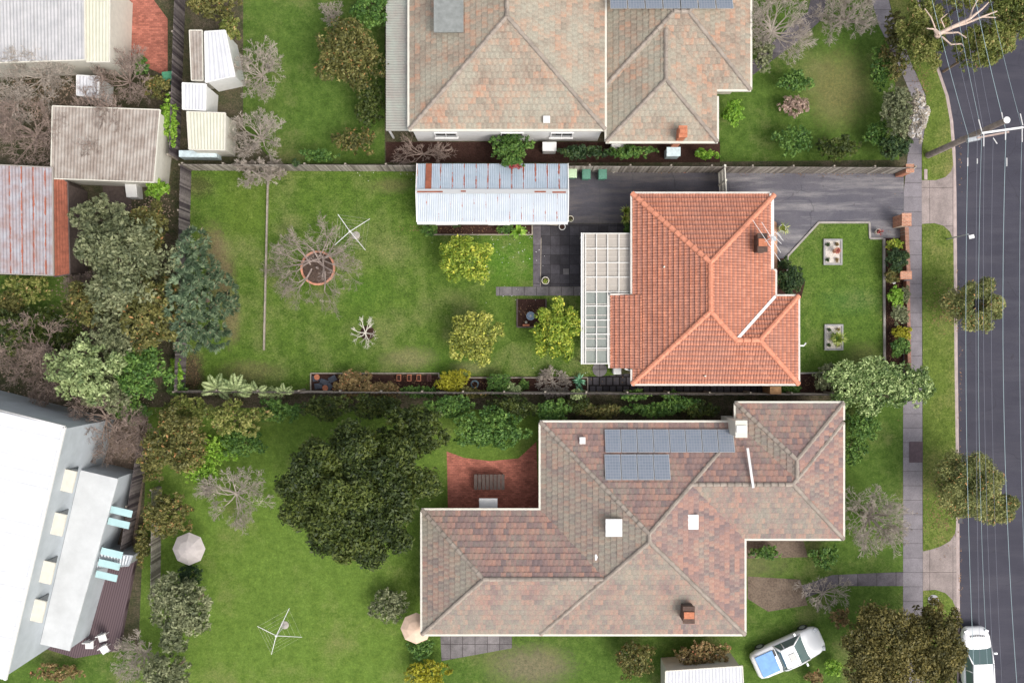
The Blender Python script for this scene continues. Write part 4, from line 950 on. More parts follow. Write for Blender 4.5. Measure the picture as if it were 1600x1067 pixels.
plant(T, 'grey and brown flowering shrub below the shrub on the top front lawn', T, 1240, 168, 24, 18, 1.4, 'pink', .08, .7, 6)
plant(T, 'dark green shrub near the top fence on the front lawn side', T, 1238, 222, 28, 26, 2.0, 'green', .10, .85, 7)
plant(T, 'dark shrub by the top fence near the street corner', T, 1305, 232, 36, 20, 2.2, 'darkt', .10, .85, 7)
plant(T, 'grey green street side shrub inside the flowering footpath bush', T, 1395, 175, 26, 42, 3.0, 'grey', .10, .85, 8)
plant(T, 'dark green shrub beside the pole end of the top fence', T, 1395, 232, 28, 20, 2.2, 'dark', .09, .85, 7)
plant('flowering_shrub', 'cream flowered bush overhanging the footpath opposite the power pole', B, 1427, 182, 19, 44, 2.6, 'white', .065, 1.0, 8, lob=.36)
plant(T, 'olive shrub along the path at the top left of the verge', T, 1395, 78, 22, 60, 2.4, 'olive', .10, .6, 7)
plant('street_tree', 'street tree with pinkish bare centre and green rim over the kerb', T, 1515, 478, 47, 45, 4.0, 'street', .085, 1.5, 10, lob=.40, narrow=.36, hollow=.25)
plant('street_tree', 'large olive street tree with orange tips over the kerb above the lower crossover', T, 1506, 757, 58, 62, 5.0, 'street', .10, 1.2, 11, lob=.36, narrow=.38)
plant('street_tree', 'small olive tree crown touching the right side of the large olive street tree', T, 1546, 788, 32, 28, 4.6, 'street', .10, .9, 7, narrow=.35)
plant('street_tree', 'dense brown green tree at the bottom beside the parked white car', T, 1452, 1004, 45, 78, 5.5, 'brol', .09, 1.2, 12, lob=.38)
plant('street_tree', 'broad brown green tree in the bottom front garden left of the parked white car', T, 1378, 1010, 78, 80, 5.5, 'brol', .12, 1.1, 12, lob=.38)
plant('eucalyptus', 'gum tree crown over the verge at the top left of the road', T, 1432, 60, 40, 62, 5.5, 'euc', .12, .85, 10, lob=.34, narrow=.36)
e = plant('eucalyptus', 'gum tree crown hanging over the road just above the power pole', T, 1522, 82, 42, 34, 7.0, 'euc', .12, .95, 8, narrow=.36)
plant('eucalyptus', 'gum tree crown in the top right corner over the road', T, 1570, 32, 44, 40, 7.5, 'euc', .12, .95, 9, narrow=.36)
plant('eucalyptus', 'gum tree foliage at the top edge between the two roadside crowns', T, 1500, 8, 40, 18, 7.0, 'euc', .12, .7, 7, narrow=.36)
gm = thing('gum_tree', 'bare pale forked gum tree limbs reaching over the road at the top', T, P3(1462, 60, 0)); m = MB()
zz = 6.0
for pts, r0 in (([(1466, 54), (1490, 42), (1515, 30), (1535, 14), (1545, 4)], .17), ([(1488, 43), (1512, 36), (1534, 27), (1558, 18)], .12), ([(1534, 27), (1556, 28)], .06), ([(1515, 30), (1520, 14), (1530, -4)], .07), ([(1470, 52), (1484, 52), (1497, 51), (1510, 60)], .10), ([(1472, 58), (1486, 70), (1502, 69), (1506, 73)], .07), ([(1476, 44), (1470, 30), (1480, 22)], .05), ([(1461, 44), (1455, 28), (1445, 14)], .06), ([(1460, 46), (1448, 45)], .06)):
    for i in range(len(pts) - 1): m.tube(P3(*pts[i], zz + .15 * i), P3(*pts[i + 1], zz + .15 * (i + 1)), r0 * .72 * (1 - .2 * i), r0 * .72 * (1 - .2 * (i + 1)), 7)
m.build('limbs', M_EUC, gm); m = MB(); m.tube(P3(1462, 60, -.1), P3(1466, 54, zz), .24, .18, 9); m.tube(P3(1466, 54, zz), P3(1460, 46, zz), .15, .08, 7); m.build('trunk', M_EUC, gm)
bare('bare_tree', 'pinkish leafless twigs in the middle of the rimmed street tree', T, 1521, 476, 30, 4.4, M_TWIGG, 13, 5, .05, .9, minr=.010, k1=2)
plant(B, 'yellow green shrub beside the small paved court at the bottom', B, 668, 1052, 36, 26, 1.6, 'gold', .09, .8, 7)
plant(B, 'round mixed garden island shrub on the bright back lawn', B, 608, 945, 32, 30, 1.5, 'grey', .08, .75, 7)
plant(B, 'dark shrub under the peach parasol', B, 660, 1010, 22, 20, 1.2, 'green', .08, .9, 6)
plant(B, 'olive shrub at the bottom below the mottled roof, middle', B, 990, 1028, 34, 30, 2.0, 'olive', .10, .8, 7)
plant(B, 'brownish shrub at the bottom right of the mottled roof', B, 1098, 1020, 42, 24, 2.0, 'brown', .10, .7, 7)
plant(B, 'small bright green bush in front of the parked white utility', B, 1300, 1040, 14, 14, 1.0, 'bright', .08, .9, 5)
plant(B, 'green shrub beside the mottled house facing the street', B, 1285, 868, 24, 18, 1.4, 'green', .09, .8, 6)
plant(B, 'dark green shrub at the right side wall of the mottled house', B, 1345, 660, 26, 30, 2.0, 'green', .10, .7, 6)
plant(B, 'bright green shrub below the rusty iron shed', B, 40, 455, 46, 26, 1.8, 'euc', .11, .8, 7)
plant(B, 'green shrub between the beige shed and the back fence', B, 250, 298, 18, 18, 2.0, 'bright', .09, .9, 6)
plant(B, 'bright green narrow shrub between the beige shed and the little white sheds', B, 268, 190, 12, 42, 2.0, 'bright', .10, .8, 6)
plant(B, 'dark green shrub in the red paved court at the top left', B, 222, 104, 13, 18, 1.6, 'green', .09, .9, 6)
plant(B, 'olive bush right of the red paved court', B, 248, 140, 24, 20, 1.8, 'olive', .10, .75, 6)
plant(B, 'dark green shrubs at the top edge left of the back lawn', B, 335, 12, 44, 22, 2.4, 'olive', .11, .75, 7)
plant(B, 'olive bush above the pinkish leafless tree at the top', B, 362, 45, 16, 26, 2.0, 'euc', .10, .8, 6)
plant(B, 'yellow green low shrub at the left foot of the dark tree', B, 345, 700, 44, 26, 1.5, 'bright', .10, .6, 7)
plant(B, 'dark olive shrub left of the dark tree, next to the leafless bush', B, 60, 505, 50, 28, 2.4, 'darkt', .12, .7, 7)
bare('bare_tree', 'pinkish leafless tree at the top between the white sheds and the lawn', T, 402, 110, 42, 3.5, M_TWIGG, 12, 5, .05, 1, ry=48, minr=.0095)
bare('bare_tree', 'grey leafless tree just outside the top left of the lot', T, 400, 210, 48, 3.2, M_TWIGG, 12, 5, .05, 1, ry=40, minr=.0095)
bare('bare_tree', 'leafless tree over the lower corner of the white roof at the top left', T, 50, 110, 62, 4.5, M_TWIGG, 14, 5, .06, 1, minr=.010)
bare('bare_tree', 'wide leafless tree left of the beige shed', T, 38, 205, 62, 4.5, M_TWIG, 14, 5, .06, 1, minr=.010)
bare('bare_tree', 'leafless tree spreading over the beige shed roof', T, 150, 190, 60, 4.8, M_TWIG, 12, 5, .06, 1, minr=.010)
bare('bare_tree', 'leafless tree by the red paved court', T, 190, 120, 52, 3.8, M_TWIG, 11, 5, .05, 1, minr=.010)
bare('bare_tree', 'purple brown leafless tree below the rusty iron shed', T, 45, 545, 64, 4.5, M_TWIG, 14, 5, .06, 1, minr=.010)
bare('bare_tree', 'leafless tree over the edge of the white roofed building', T, 150, 655, 64, 4.5, M_TWIG, 14, 5, .06, 1, minr=.010)
bare('bare_tree', 'leafless shrub tree beside the slanting brown fence', T, 205, 680, 40, 3.8, M_TWIG, 11, 5, .05, 1, minr=.0095)
bare('bare_tree', 'pinkish leafless tree on the bright lawn left of the dark tree', T, 362, 775, 52, 3.0, M_TWIGG, 12, 5, .045, 1, minr=.0095)
bare('bare_tree', 'grey leafless tree at the bottom left beside the deck', T, 215, 1030, 44, 3.5, M_TWIGG, 11, 5, .05, 1, minr=.0095)
bare('bare_tree', 'large pale leafless tree overhanging the footpath near the pit lid', T, 1375, 815, 58, 5.0, M_TWIGG, 15, 5, .07, 1, ry=58, minr=.011)
bare('bare_tree', 'leafless tree at the top edge beside the diagonal path', T, 1215, 40, 58, 4.0, M_TWIGG, 14, 5, .06, 1, ry=60, minr=.010)
bare('bare_tree', 'pinkish leafless tree above the top front lawn near the verge', T, 1330, 20, 52, 4.0, M_TWIGG, 14, 5, .06, 1, ry=36, minr=.010)
bare('bare_tree', 'small round leafless tree at the very top left of the veranda', T, 515, 18, 26, 3.0, M_TWIGG, 11, 4, .045, 1, minr=.0095)
bare('bare_shrub', 'leafless scrub along the fence behind the top house', B, 660, 238, 52, 1.8, M_TWIG, 12, 4, .035, 1, ry=14, minr=.012)
bare('bare_shrub', 'leafless shrub by the path of the bottom front garden', B, 1290, 930, 44, 1.6, M_TWIGG, 12, 4, .035, 1, ry=24, minr=.012)

# ------------------------------------------------------------------ small things of the lot
def bin_(px, py, body, lid, label, group='wheelie bins by the fence'):
    r = thing('wheelie_bin', label, 'bin', P3(px, py, 0), group); c = r.location
    MB().box((c.x, c.y, .50), (.42, .50, .92), 0, 1.18).build('body', body, r, bevel=.03)
    m = MB(); m.box((c.x, c.y - .02, 1.0), (.55, .66, .07), 0, .86); m.box((c.x, c.y + .07, 1.045), (.34, .36, .03)); m.build('lid', lid, r, bevel=.02)
    MB().tube((c.x - .22, c.y + .36, .95), (c.x + .22, c.y + .36, .95), .022).build('handle', body, r)
    for sx in (-.2, .2): MB().tube((c.x + sx - .03, c.y + .27, .1), (c.x + sx + .03, c.y + .27, .1), .1, n=14).build('wheel', M_BLACKP, r)
gbin = simple('green_bin_plastic', (.075, .20, .14), .45, .12, 5, .5); pbin = simple('pale_green_bin_plastic', (.42, .55, .36), .45, .1, 5, .5)
bin_(893, 274, gbin, pbin, 'pale green lidded bin beside the end of the shed', None)
bin_(914, 276, gbin, gbin, 'dark green wheelie bin in the middle of the three bins', None)
bin_(939, 276, gbin, gbin, 'dark green wheelie bin farthest from the shed', None)
def pot(px, py, r, h, mat, label, soilmat=M_MULCH, cat='pot'):
    t = thing('plant_pot', label, cat, P3(px, py, 0)); c = t.location
    MB().lathe((c.x, c.y, 0), [(r * .7, 0), (r, h), (r, h + .02), (r * .82, h + .02), (r * .8, h - .06)], 22).build('pot', mat, t)
    MB().lathe((c.x, c.y, 0), [(r * .78, h - .08), (r * .78, h - .045)], 20).build('soil', soilmat, t); return t
t = pot(891, 343, .20, .3, M_POT, 'cream round pot at the corner of the shed by the asphalt'); spiky('', '', '', 891, 343, 5, .25, 'grey', 18, .03, z=.25, parent=t)
pot(878, 355.5, .21, .32, M_WHITE, 'white rimmed empty round pot just below the shed corner')
t = pot(852, 439, .24, .3, M_POT, 'cream pot with small succulents on the dark patio'); spiky('', '', '', 852, 439, 5, .2, 'spike', 24, .04, z=.25, parent=t)
t = pot(1219, 358, .22, .5, M_WHITE, 'white pot with spiky green plant at the front porch'); spiky('', '', '', 1224, 357, 12, .5, 'spike', 36, .03, z=.5, parent=t)
t = pot(1369, 363, .17, .35, M_POT, 'small terracotta and cream pot with red plant by the driveway entrance'); spiky('', '', '', 1375, 363, 7, .3, 'red', 24, .03, z=.35, parent=t)
t = pot(977, 343, .2, .35, M_TERRA, 'terracotta pot with yellow green plant at the rear corner of the house'); spiky('', '', '', 977, 343, 10, .5, 'spike', 46, .05, z=.35, parent=t)
t = pot(978, 331, .2, .35, M_TERRA, 'pot with taller spiky plant above the one at the rear house corner'); spiky('', '', '', 978, 330, 11, .6, 'spike', 46, .05, z=.35, parent=t)
plant(B, 'thin green shrub in the gap below the two spiky pots at the house', B, 979, 358, 5, 9, .8, 'green', .05, 1, 4)
m = MB()
for k in range(26):
    a0, a1 = k * .7, (k + 1) * .7; r_ = .26 - .003 * k; c = P(742, 600); m.tube((c[0] + math.cos(a0) * r_, c[1] + math.sin(a0) * r_, .3 + .003 * k), (c[0] + math.cos(a1) * r_, c[1] + math.sin(a1) * r_, .303 + .003 * k), .018, n=5)
solo('garden_hose', 'coiled blue grey hose between the golden bush and the ball bush', 'hose', m, simple('hose_blue', (.10, .15, .18), .5, .2))
# water bowl and statue in the square bark bed
t = thing('bird_bath', 'round blue grey bowl in the square bark bed', 'bird bath', P3(829, 494, 0)); c = t.location
MB().lathe((c.x, c.y, 0), [(.14, 0), (.09, .1), (.09, .3), (.25, .36), (.27, .42), (.22, .42), (.17, .37)], 22).build('bowl', simple('blue_ceramic', (.22, .28, .36), .35, .2, 6), t)
MB().lathe((c.x, c.y, .40), [(.05, 0), (.07, .04), (.02, .08)], 10).build('ornament', M_TWIGW, t)
m = MB(); c = P(822, 508); m.box((c[0], c[1] - .0, .1), (.42, .11, .2)); solo('terracotta_trough', 'small orange terracotta block in the bark bed below the bowl', 'planter', m, M_TERRA)
m = MB(); c = P(822, 503.5); m.lathe((c[0], c[1], 0), [(.07, 0), (.08, .12), (.05, .2), (.07, .26), (.02, .34)], 12); solo('garden_statue', 'small cream figurine in the bark bed next to the terracotta block', 'statue', m, M_POT)
# planters in lower bed
for i, px in enumerate((624, 640, 655, 671)):
    r = thing('planter_box', ['leftmost terracotta planter of the four in the bottom bed', 'second terracotta planter from the left in the bottom bed', 'third terracotta planter from the left in the bottom bed', 'dark rusty planter at the right end of the four in the bottom bed'][i], 'planter', P3(px, 590, 0), 'planters along the bottom bed'); c = r.location
    MB().box((c.x, c.y, .14), (.24, .36, .28), 0, 1.15).build('box', M_TERRA if i < 3 else simple('dark_rust', (.10, .04, .035)), r, bevel=.015); MB().box((c.x, c.y, .27), (.2, .32, .04)).build('soil', M_MULCH, r)
rng = random.Random(8)
for i, (px, py, a, s_, l) in enumerate(((494, 591, .2, .40, 'black plastic tray at the left end of the bottom bed'), (507, 597, -.3, .5, 'black plastic tray lying left of the brown shrub'), (520, 592, .5, .45, 'black tilted tray nearest the brown shrub'), (498, 603, .1, .45, 'black tray against the fence at the left end of the bottom bed'), (515, 604, .8, .35, 'small black tray against the fence by the brown shrub'))):
    m = MB(); c = P(px, py); m.box((c[0], c[1], .06), (s_, .32, .10), a, 1.1); m.box((c[0], c[1], .115), (s_ * .85, .24, .01), a); solo('seed_tray', l, 'tray', m, simple('tray_blue_black', (.035, .042, .058), .35, .5, 6, .5), bevel=.01)
for px, py, l in ((496, 589, 'orange terracotta dish among the black trays'), (509, 611 - 5, 'broken terracotta piece by the fence among the black trays')):
    c = P(px, py); m = MB().lathe((c[0], c[1], .1), [(.14, 0), (.18, .06), (.15, .06), (.12, .03)], 14); solo('terracotta_dish', l, 'dish', m, M_TERRA)
# front garden gravel beds
def gbed(px, py, label):
    r = thing('gravel_bed', label, 'garden bed', P3(px, py, 0)); c = r.location; m = MB(); sx, sy = 1.05, 1.50
    for dx in (-1, 1): m.box((c.x + dx * sx / 2, c.y, .07), (.12, sy, .14))
    for dy in (-1, 1): m.box((c.x, c.y + dy * (sy / 2 + .0), .066), (sx + .12, .12, .132))
    m.build('stone_border', simple('bed_border', (.30, .29, .28), .85, .2, 4), r); MB().box((c.x, c.y, .04), (sx - .1, sy - .1, .08)).build('gravel', M_GRAVEL, r)
    return r
g1 = gbed(1300.5, 394, 'rectangular white gravel bed with terracotta urn, upper one on the front lawn'); g2 = gbed(1302, 527, 'rectangular white gravel bed with spiky grass plant, lower one on the front lawn')
k = 0
names = ['upper left', 'upper right', 'lower left', 'lower right']
for gx, gy, nm in ((1300.5, 394, 'upper'), (1302, 527, 'lower')):
    for i, (dx, dy) in enumerate(((-7, -12), (7, -12), (-7, 12), (7, 12))):
        plant('small_plant', f'tiny dark tuft at the {names[i]} corner of the {nm} gravel bed', 'plant', gx + dx, gy + dy, 2.6, 2.9, .28, 'brown' if i % 2 else 'dark', .035, 1.2, 3, nl=8)
t = thing('garden_urn', 'terracotta urn with reddish plant in the upper gravel bed', 'urn', P3(1303, 393, 0)); c = t.location; c = (c.x, c.y, 0)
MB().lathe((c[0], c[1], .08), [(.13, 0), (.09, .12), (.16, .32), (.2, .5), (.17, .5), (.14, .46)], 18).build('urn', simple('pinkish_terracotta', (.52, .27, .17)), t); spiky('', '', '', 1309, 392, 7, .35, 'red', 20, .03, z=.5, parent=t)
spiky('grass_tree', 'arching yellow green grass plant in the lower gravel bed', 'plant', 1308, 529, 16, .9, 'spike', 90, .03, droop=.8)
plant(B, 'low green tuft beside the arching grass plant in the lower gravel bed', B, 1303, 527, 6, 7, .6, 'green', .05, 1, 4)
m = MB(); c = P(1392, 442.5); m.tube((c[0], c[1], 0), (c[0], c[1], .4), .015); m.lathe((c[0], c[1], .4), [(.04, 0), (.09, .03), (.09, .06), (.03, .09)], 12); solo('garden_light', 'small pale solar garden light beside the lower brick pillar', 'lamp', m, M_WHITE)
# hot water unit, slab, stones
m = MB(); c = P(964.5, 580, .9); m.box((c[0], c[1], .45), (.44, .34, .9)); m.box((c[0], c[1], .92), (.48, .38, .05)); solo('air_conditioner', 'white box unit beside the rear lean-to roof by the side path', 'appliance', m, M_WHITE, bevel=.02)
m = MB().lathe((*P(937, 577), 0), [(.46, .0), (.45, .05), (.1, .055)], 26); solo('concrete_disc', 'round grey concrete lid next to the white box unit', 'lid', m, M_SLABS)
m = MB(); c = P(961, 268.5); m.box((c[0] - .05, c[1], .06), (.22, .12, .1), .4); m.box((c[0] + .12, c[1] + .03, .05), (.16, .12, .1), -.3); solo('rubble', 'two pale loose bricks at the fence right of the bins', 'bricks', m, M_POT)
m = MB(); c = P(884.5, 424.5); m.box((c[0], c[1], .022), (.36, .36, .02)); solo('loose_paver', 'single lighter square paver on the dark patio', 'paver', m, simple('pale_paver', (.12, .11, .11)))
m = MB(); c = P(970, 268); m.box((*P(1070, 269), .06), (.18, .1, .12), .3); solo('brick', 'single reddish brick lying against the fence above the house', 'brick', m, M_TERRA)

# rotary clothes lines
def hoist(px, py, arms, h, label):
    r = thing('clothes_hoist', label, 'clothes line', P3(px, py, 0)); c = r.location; hub = Vector((c.x, c.y, h)); 
    MB().tube((c.x, c.y, 0), (c.x, c.y, h + .08), .028, n=8).build('post', M_WHITE, r)
    MB().lathe((c.x, c.y, 0), [(.26, 0), (.24, .04), (.1, .06)], 18).build('concrete_foot', M_EDGE, r)
    MB().lathe((c.x, c.y, h - .05), [(.07, 0), (.08, .1), (.05, .14)], 12).build('hub', M_WHITE, r)
    ends = [Vector(P3(a, b, h + .12)) for a, b in arms]
    for e_ in ends: MB().tube(hub, e_, .022, .016, 6).build('arm', M_WHITE, r)
    m = MB()
    for t_ in (.35, .55, .75, .97):
        for i in range(4): m.tube(hub.lerp(ends[i], t_), hub.lerp(ends[(i + 1) % 4], t_), .003, n=3)
    m.build('lines', M_TWIGW, r)
hx, hy = P(553, 364, 0)[0], 0
hoist(556, 368, [(528, 335), (578, 342), (571, 391), (523, 383)], 2.0, 'white four armed rotary clothes line on the upper back lawn')
hoist(445, 976, [(402, 978), (452, 950), (472, 995), (424, 1022)], 2.0, 'pale rotary clothes line on the bright neighbouring lawn')

# ------------------------------------------------------------------ street things
pp = thing('power_pole', 'tall timber power pole with white crossarm standing on the verge', 'power pole', P3(1450, 243, 0)); c = pp.location
MB().tube((c.x, c.y, -.1), (c.x, c.y, 8.75), .20, .15, 14).build('pole', simple('pole_timber', (.30, .25, .22), .9, .4, 2), pp)
MB().lathe((c.x, c.y, 8.74), [(.17, 0), (.18, .04), (.05, .07)], 16).build('pole_cap', M_WHITE, pp)
xa = MB(); xa.bar(P3(1533.5, 208.5, 8.3), P3(1598.5, 199.5, 8.3), .10, .12); xarm = xa.build('crossarm', M_WHITE, pp)
xa = MB(); xa.bar(P3(1526, 216, 7.4), P3(1576, 206.5, 7.4), .09, .1); xa.build('lower_crossarm', simple('arm_timber', (.40, .30, .26), .9, .2), pp)
for (a, b, hh) in (((1529, 187), (1534, 206), 8.3), ((1537, 210), (1537, 229), 8.3), ((1565, 176), (1568, 192), 8.35), ((1571, 206), (1571, 219), 8.3), ((1594, 178), (1598, 196), 8.35), ((1597, 202), (1597, 222), 8.3), ((1512, 247), (1512, 260), 8.0), ((1527, 248), (1527, 256), 8.0), ((1573, 247), (1573, 260), 8.0), ((1552, 216), (1558, 225), 7.4)):
    MB().tube(P3(*a, hh), P3(*b, hh), .03, .03, 6).build('insulator', M_WHITE, pp)
m = MB(); m.bar(P3(1511, 220, 7.3), P3(1530, 216, 7.3), .22, .22); m.build('bracket', M_GREYM, pp)
lp = thing('lamp_post', 'slim grey lamp post with square white head standing on the verge grass', 'lamp post', P3(1479, 374, 0)); c = lp.location
MB().tube((c.x, c.y, 0), (c.x, c.y, 2.6), .04, .03, 8).build('pole', M_GREYM, lp); hd = P3(1518, 370, 2.7); MB().tube((c.x, c.y, 2.55), (hd[0], hd[1], 2.68), .022, n=6).build('arm', M_GREYM, lp); MB().box(hd, (.32, .22, .06), .25).build('lamp_head', M_WHITE, lp, bevel=.01)
WM = simple('wire_grey', (.34, .44, .46), .4, .05); WM2 = simple('wire_dim', (.20, .21, .25), .5, .05)
def wire(label, n_end, at_pole, s_end, h, sag_n, sag_s, r, mat, gap=0):
    m = MB()
    for a, b, sg in ((n_end, at_pole, sag_n), (at_pole, s_end, sag_s)):
        if a is None or b is None: continue
        A_, B_ = Vector(P3(*a, h)), Vector(P3(*b, h)); N = 22; prev = None
        for i in range(N + 1):
            t = i / N; p = A_.lerp(B_, t); p.z -= sg * 4 * t * (1 - t)
            if prev is not None: m.tube(prev, p, r, n=5, caps=False)
            prev = p
    solo('power_line', label, 'cable', m, mat, 'overhead cables along the road')
wire('bright overhead cable nearest the kerb', (1449, -30), (1513, 213), (1525, 1110), 7.6, .1, .6, .012, WM)
wire('dim overhead cable, second from the kerb', (1472, -30), (1527, 213), (1533, 1110), 7.6, .1, .3, .008, WM2)
wire('overhead cable at the kerb end of the crossarm, running both ways', (1487, -30), (1534, 207), (1547, 1110), 8.3, .1, .7, .009, WM)
wire('thin overhead cable beside the one at the kerb end of the crossarm', (1500, -30), (1538, 210), (1555, 1110), 8.2, .1, .5, .008, WM2)
wire('faint overhead cable between the crossarm end and the middle of the road', (1510, -30), (1552, 210), (1568, 1110), 7.4, .1, .6, .007, WM2)
wire('bright thick overhead cable passing the middle of the crossarm', (1518, -30), (1572, 205), (1592, 1110), 8.3, .1, .8, .013, WM)
wire('overhead cable from the outer end of the crossarm over the road', (1541, -30), (1597, 200), (1612, 1110), 8.3, .1, .6, .008, WM)
m = MB(); c = P(1431, 706); m.box((c[0], c[1], .03), (.74, 1.2, .025)); m.box((c[0], c[1], .022), (.84, 1.3, .03)); solo('pit_lid', 'purple brown rectangular pit lid set in the footpath', 'pit lid', m, simple('pit_lid_metal', (.095, .065, .075), .7, .25, 5))
m = MB().lathe((*P(1458, 937), .02), [(.34, 0), (.34, .03), (.05, .035)], 26); solo('manhole_cover', 'round grey concrete manhole cover on the small lower verge', 'manhole cover', m, simple('cover_concrete', (.30, .29, .31)))
m = MB(); c = P(1500, 806); m.box((c[0], c[1], -.02), (.3, .9, .06)); solo('drain_pit', 'dark storm water drain inlet in the kerb below the large street tree', 'drain', m, M_DKGREY)
m = MB(); c = P(1446, 273); m.box((c[0], c[1], .04), (.2, .65, .03)); solo('service_cover', 'narrow grey service cover at the end of the upper verge', 'cover', m, M_KERB)

# ------------------------------------------------------------------ cars
def loft(st, n=16, e=3.2):
    """st: (y, halfwidth, ztop, zbot) ; closed superellipse-like sections"""
    m = MB()
    for (y, hw_, zt_, zb) in st:
        zc = (zt_ + zb) / 2; hh = (zt_ - zb) / 2
        for i in range(n):
            a = 2 * math.pi * i / n; ca, sa = math.cos(a), math.sin(a)
            m.v.append((math.copysign(abs(ca) ** (2 / e), ca) * hw_, y, zc + math.copysign(abs(sa) ** (2 / e), sa) * hh))
    k = len(st)
    for s in range(k - 1):
        for i in range(n): m.f.append((s * n + i, (s + 1) * n + i, (s + 1) * n + (i + 1) % n, s * n + (i + 1) % n)); m.uv.append(None)
    m.f.append(tuple(range(n))); m.f.append(tuple(range((k - 1) * n, k * n))[::-1]); m.uv += [None, None]
    return m
def car_paint():
    m, t, b = new_mat('white_car_paint', .25, .5); b.inputs['Base Color'].default_value = (.80, .80, .80, 1); b.inputs['Coat Weight'].default_value = .6; return m
M_CAR = car_paint()
def place(m, loc, rz):
    cr, sr = math.cos(rz), math.sin(rz); m.v = [(loc[0] + x * cr - y * sr, loc[1] + x * sr + y * cr, z + loc[2]) for x, y, z in m.v]; return m
def car(label, px, py, rz, L=4.5, ute=False, z=0):
    c = P(px, py, .9); loc = (c[0], c[1], z); r = thing('parked_car', label, 'car', loc); h2 = L / 2
    pl = lambda m: place(m, loc, rz)
    st = [(-h2, .62, .72, .32), (-h2 + .12, .80, .86, .22), (-h2 + .5, .89, .93, .2), (-.8, .92, .93, .2), (.5, .92, .93, .2), (1.1, .91, .92, .2), (h2 - .55, .86, .84, .2), (h2 - .2, .74, .74, .22), (h2 - .05, .60, .62, .28), (h2, .50, .55, .34)]
    body = pl(loft(st, 24, 4)).build('body', M_CAR, r, smooth=True)
    roof_y0, roof_y1 = (-.9, .25) if not ute else (-.55, .35); base0, base1 = (-1.75, 1.05) if not ute else (-.75, 1.05)
    zb, zt_ = .88, 1.45
    m = MB(); wr, wb = .62, .82
    # roof skin
    grid = []
    for j in range(5):
        y = roof_y0 + (roof_y1 - roof_y0) * j / 4
        for i in range(7):
            x = -wr + 2 * wr * i / 6; grid.append((x, y, zt_ + .05 * (1 - (x / wr) ** 2) - .02 * abs(j - 2) / 2))
    m.add(grid, [(j * 7 + i, j * 7 + i + 1, (j + 1) * 7 + i + 1, (j + 1) * 7 + i) for j in range(4) for i in range(6)])
    # pillars
    for sx in (-1, 1):
        m.bar((sx * wr, roof_y1, zt_ - .01), (sx * wb, base1, zb), .07, .06); m.bar((sx * wr, roof_y0, zt_ - .01), (sx * wb, base0, zb), .11, .06); m.bar((sx * wr, roof_y0, zt_), (sx * wr, roof_y1, zt_), .08, .05); m.bar((sx * wr, -.25, zt_ - .02), (sx * wb, -.25, zb), .06, .05)
    pl(m).build('roof', M_CAR, body, smooth=True)
    def pane(name, pts): pl(MB().add(pts, [(0, 1, 2, 3)])).build(name, M_CARGL, body)
    pane('windscreen', [(-wb + .03, base1, zb), (wb - .03, base1, zb), (wr - .02, roof_y1, zt_), (-wr + .02, roof_y1, zt_)])
    pane('rear_window', [(wb - .03, base0, zb), (-wb + .03, base0, zb), (-wr + .02, roof_y0, zt_), (wr - .02, roof_y0, zt_)])
    for sx in (-1, 1): pane('side_window', [(sx * wb, base0, zb), (sx * wb, base1, zb), (sx * wr, roof_y1, zt_), (sx * wr, roof_y0, zt_)])
    for sx in (-1, 1):
        pl(MB().box((sx * 1.0, .72, .98), (.20, .12, .12))).build('wing_mirror', M_CAR, body, bevel=.02)
        pl(MB().box((sx * .62, h2 - .24, .70), (.26, .22, .12), -sx * .4)).build('headlight', M_GREYM, body, bevel=.02)
        for y in (-h2 + .85, h2 - .85):
            w_ = pl(MB().tube((sx * .78, y, .31), (sx * .93, y, .31), .32, n=22)).build('wheel', M_BLACKP, r); pl(MB().tube((sx * .92, y, .31), (sx * .945, y, .31), .2, n=16)).build('rim', M_GREYM, w_)
    m = MB()
    for i in range(9): m.box((-.42 + .105 * i, h2 - .45 - .012 * abs(i - 4), .835), (.05, .10, .03), .0)
    if not ute: pl(m).build('bonnet_vents', M_DKGREY, body)
    if ute:
        pl(MB().box((.0, -1.5, .95), (1.35, 1.15, .06))).build('blue_cover', simple('blue_tarp', (.16, .33, .62), .5, .15), r, bevel=.03)
        pl(MB().box((0, .0, zt_ + .055), (.5, .42, .03))).build('sunroof', M_GLASS, body, bevel=.02)
        pl(MB().box((-.45, -.92, .94), (.4, .25, .05))).build('toolbox', M_DKGREY, r, bevel=.02)
    return r
car('white parked car by the kerb at the lower right edge of the road', 1531.5, 1040, 0.04, 4.5, z=-.13)
car('white utility with blue covered tray parked on the lower front lawn', 1234, 1021, R(-66), 4.6, ute=True)

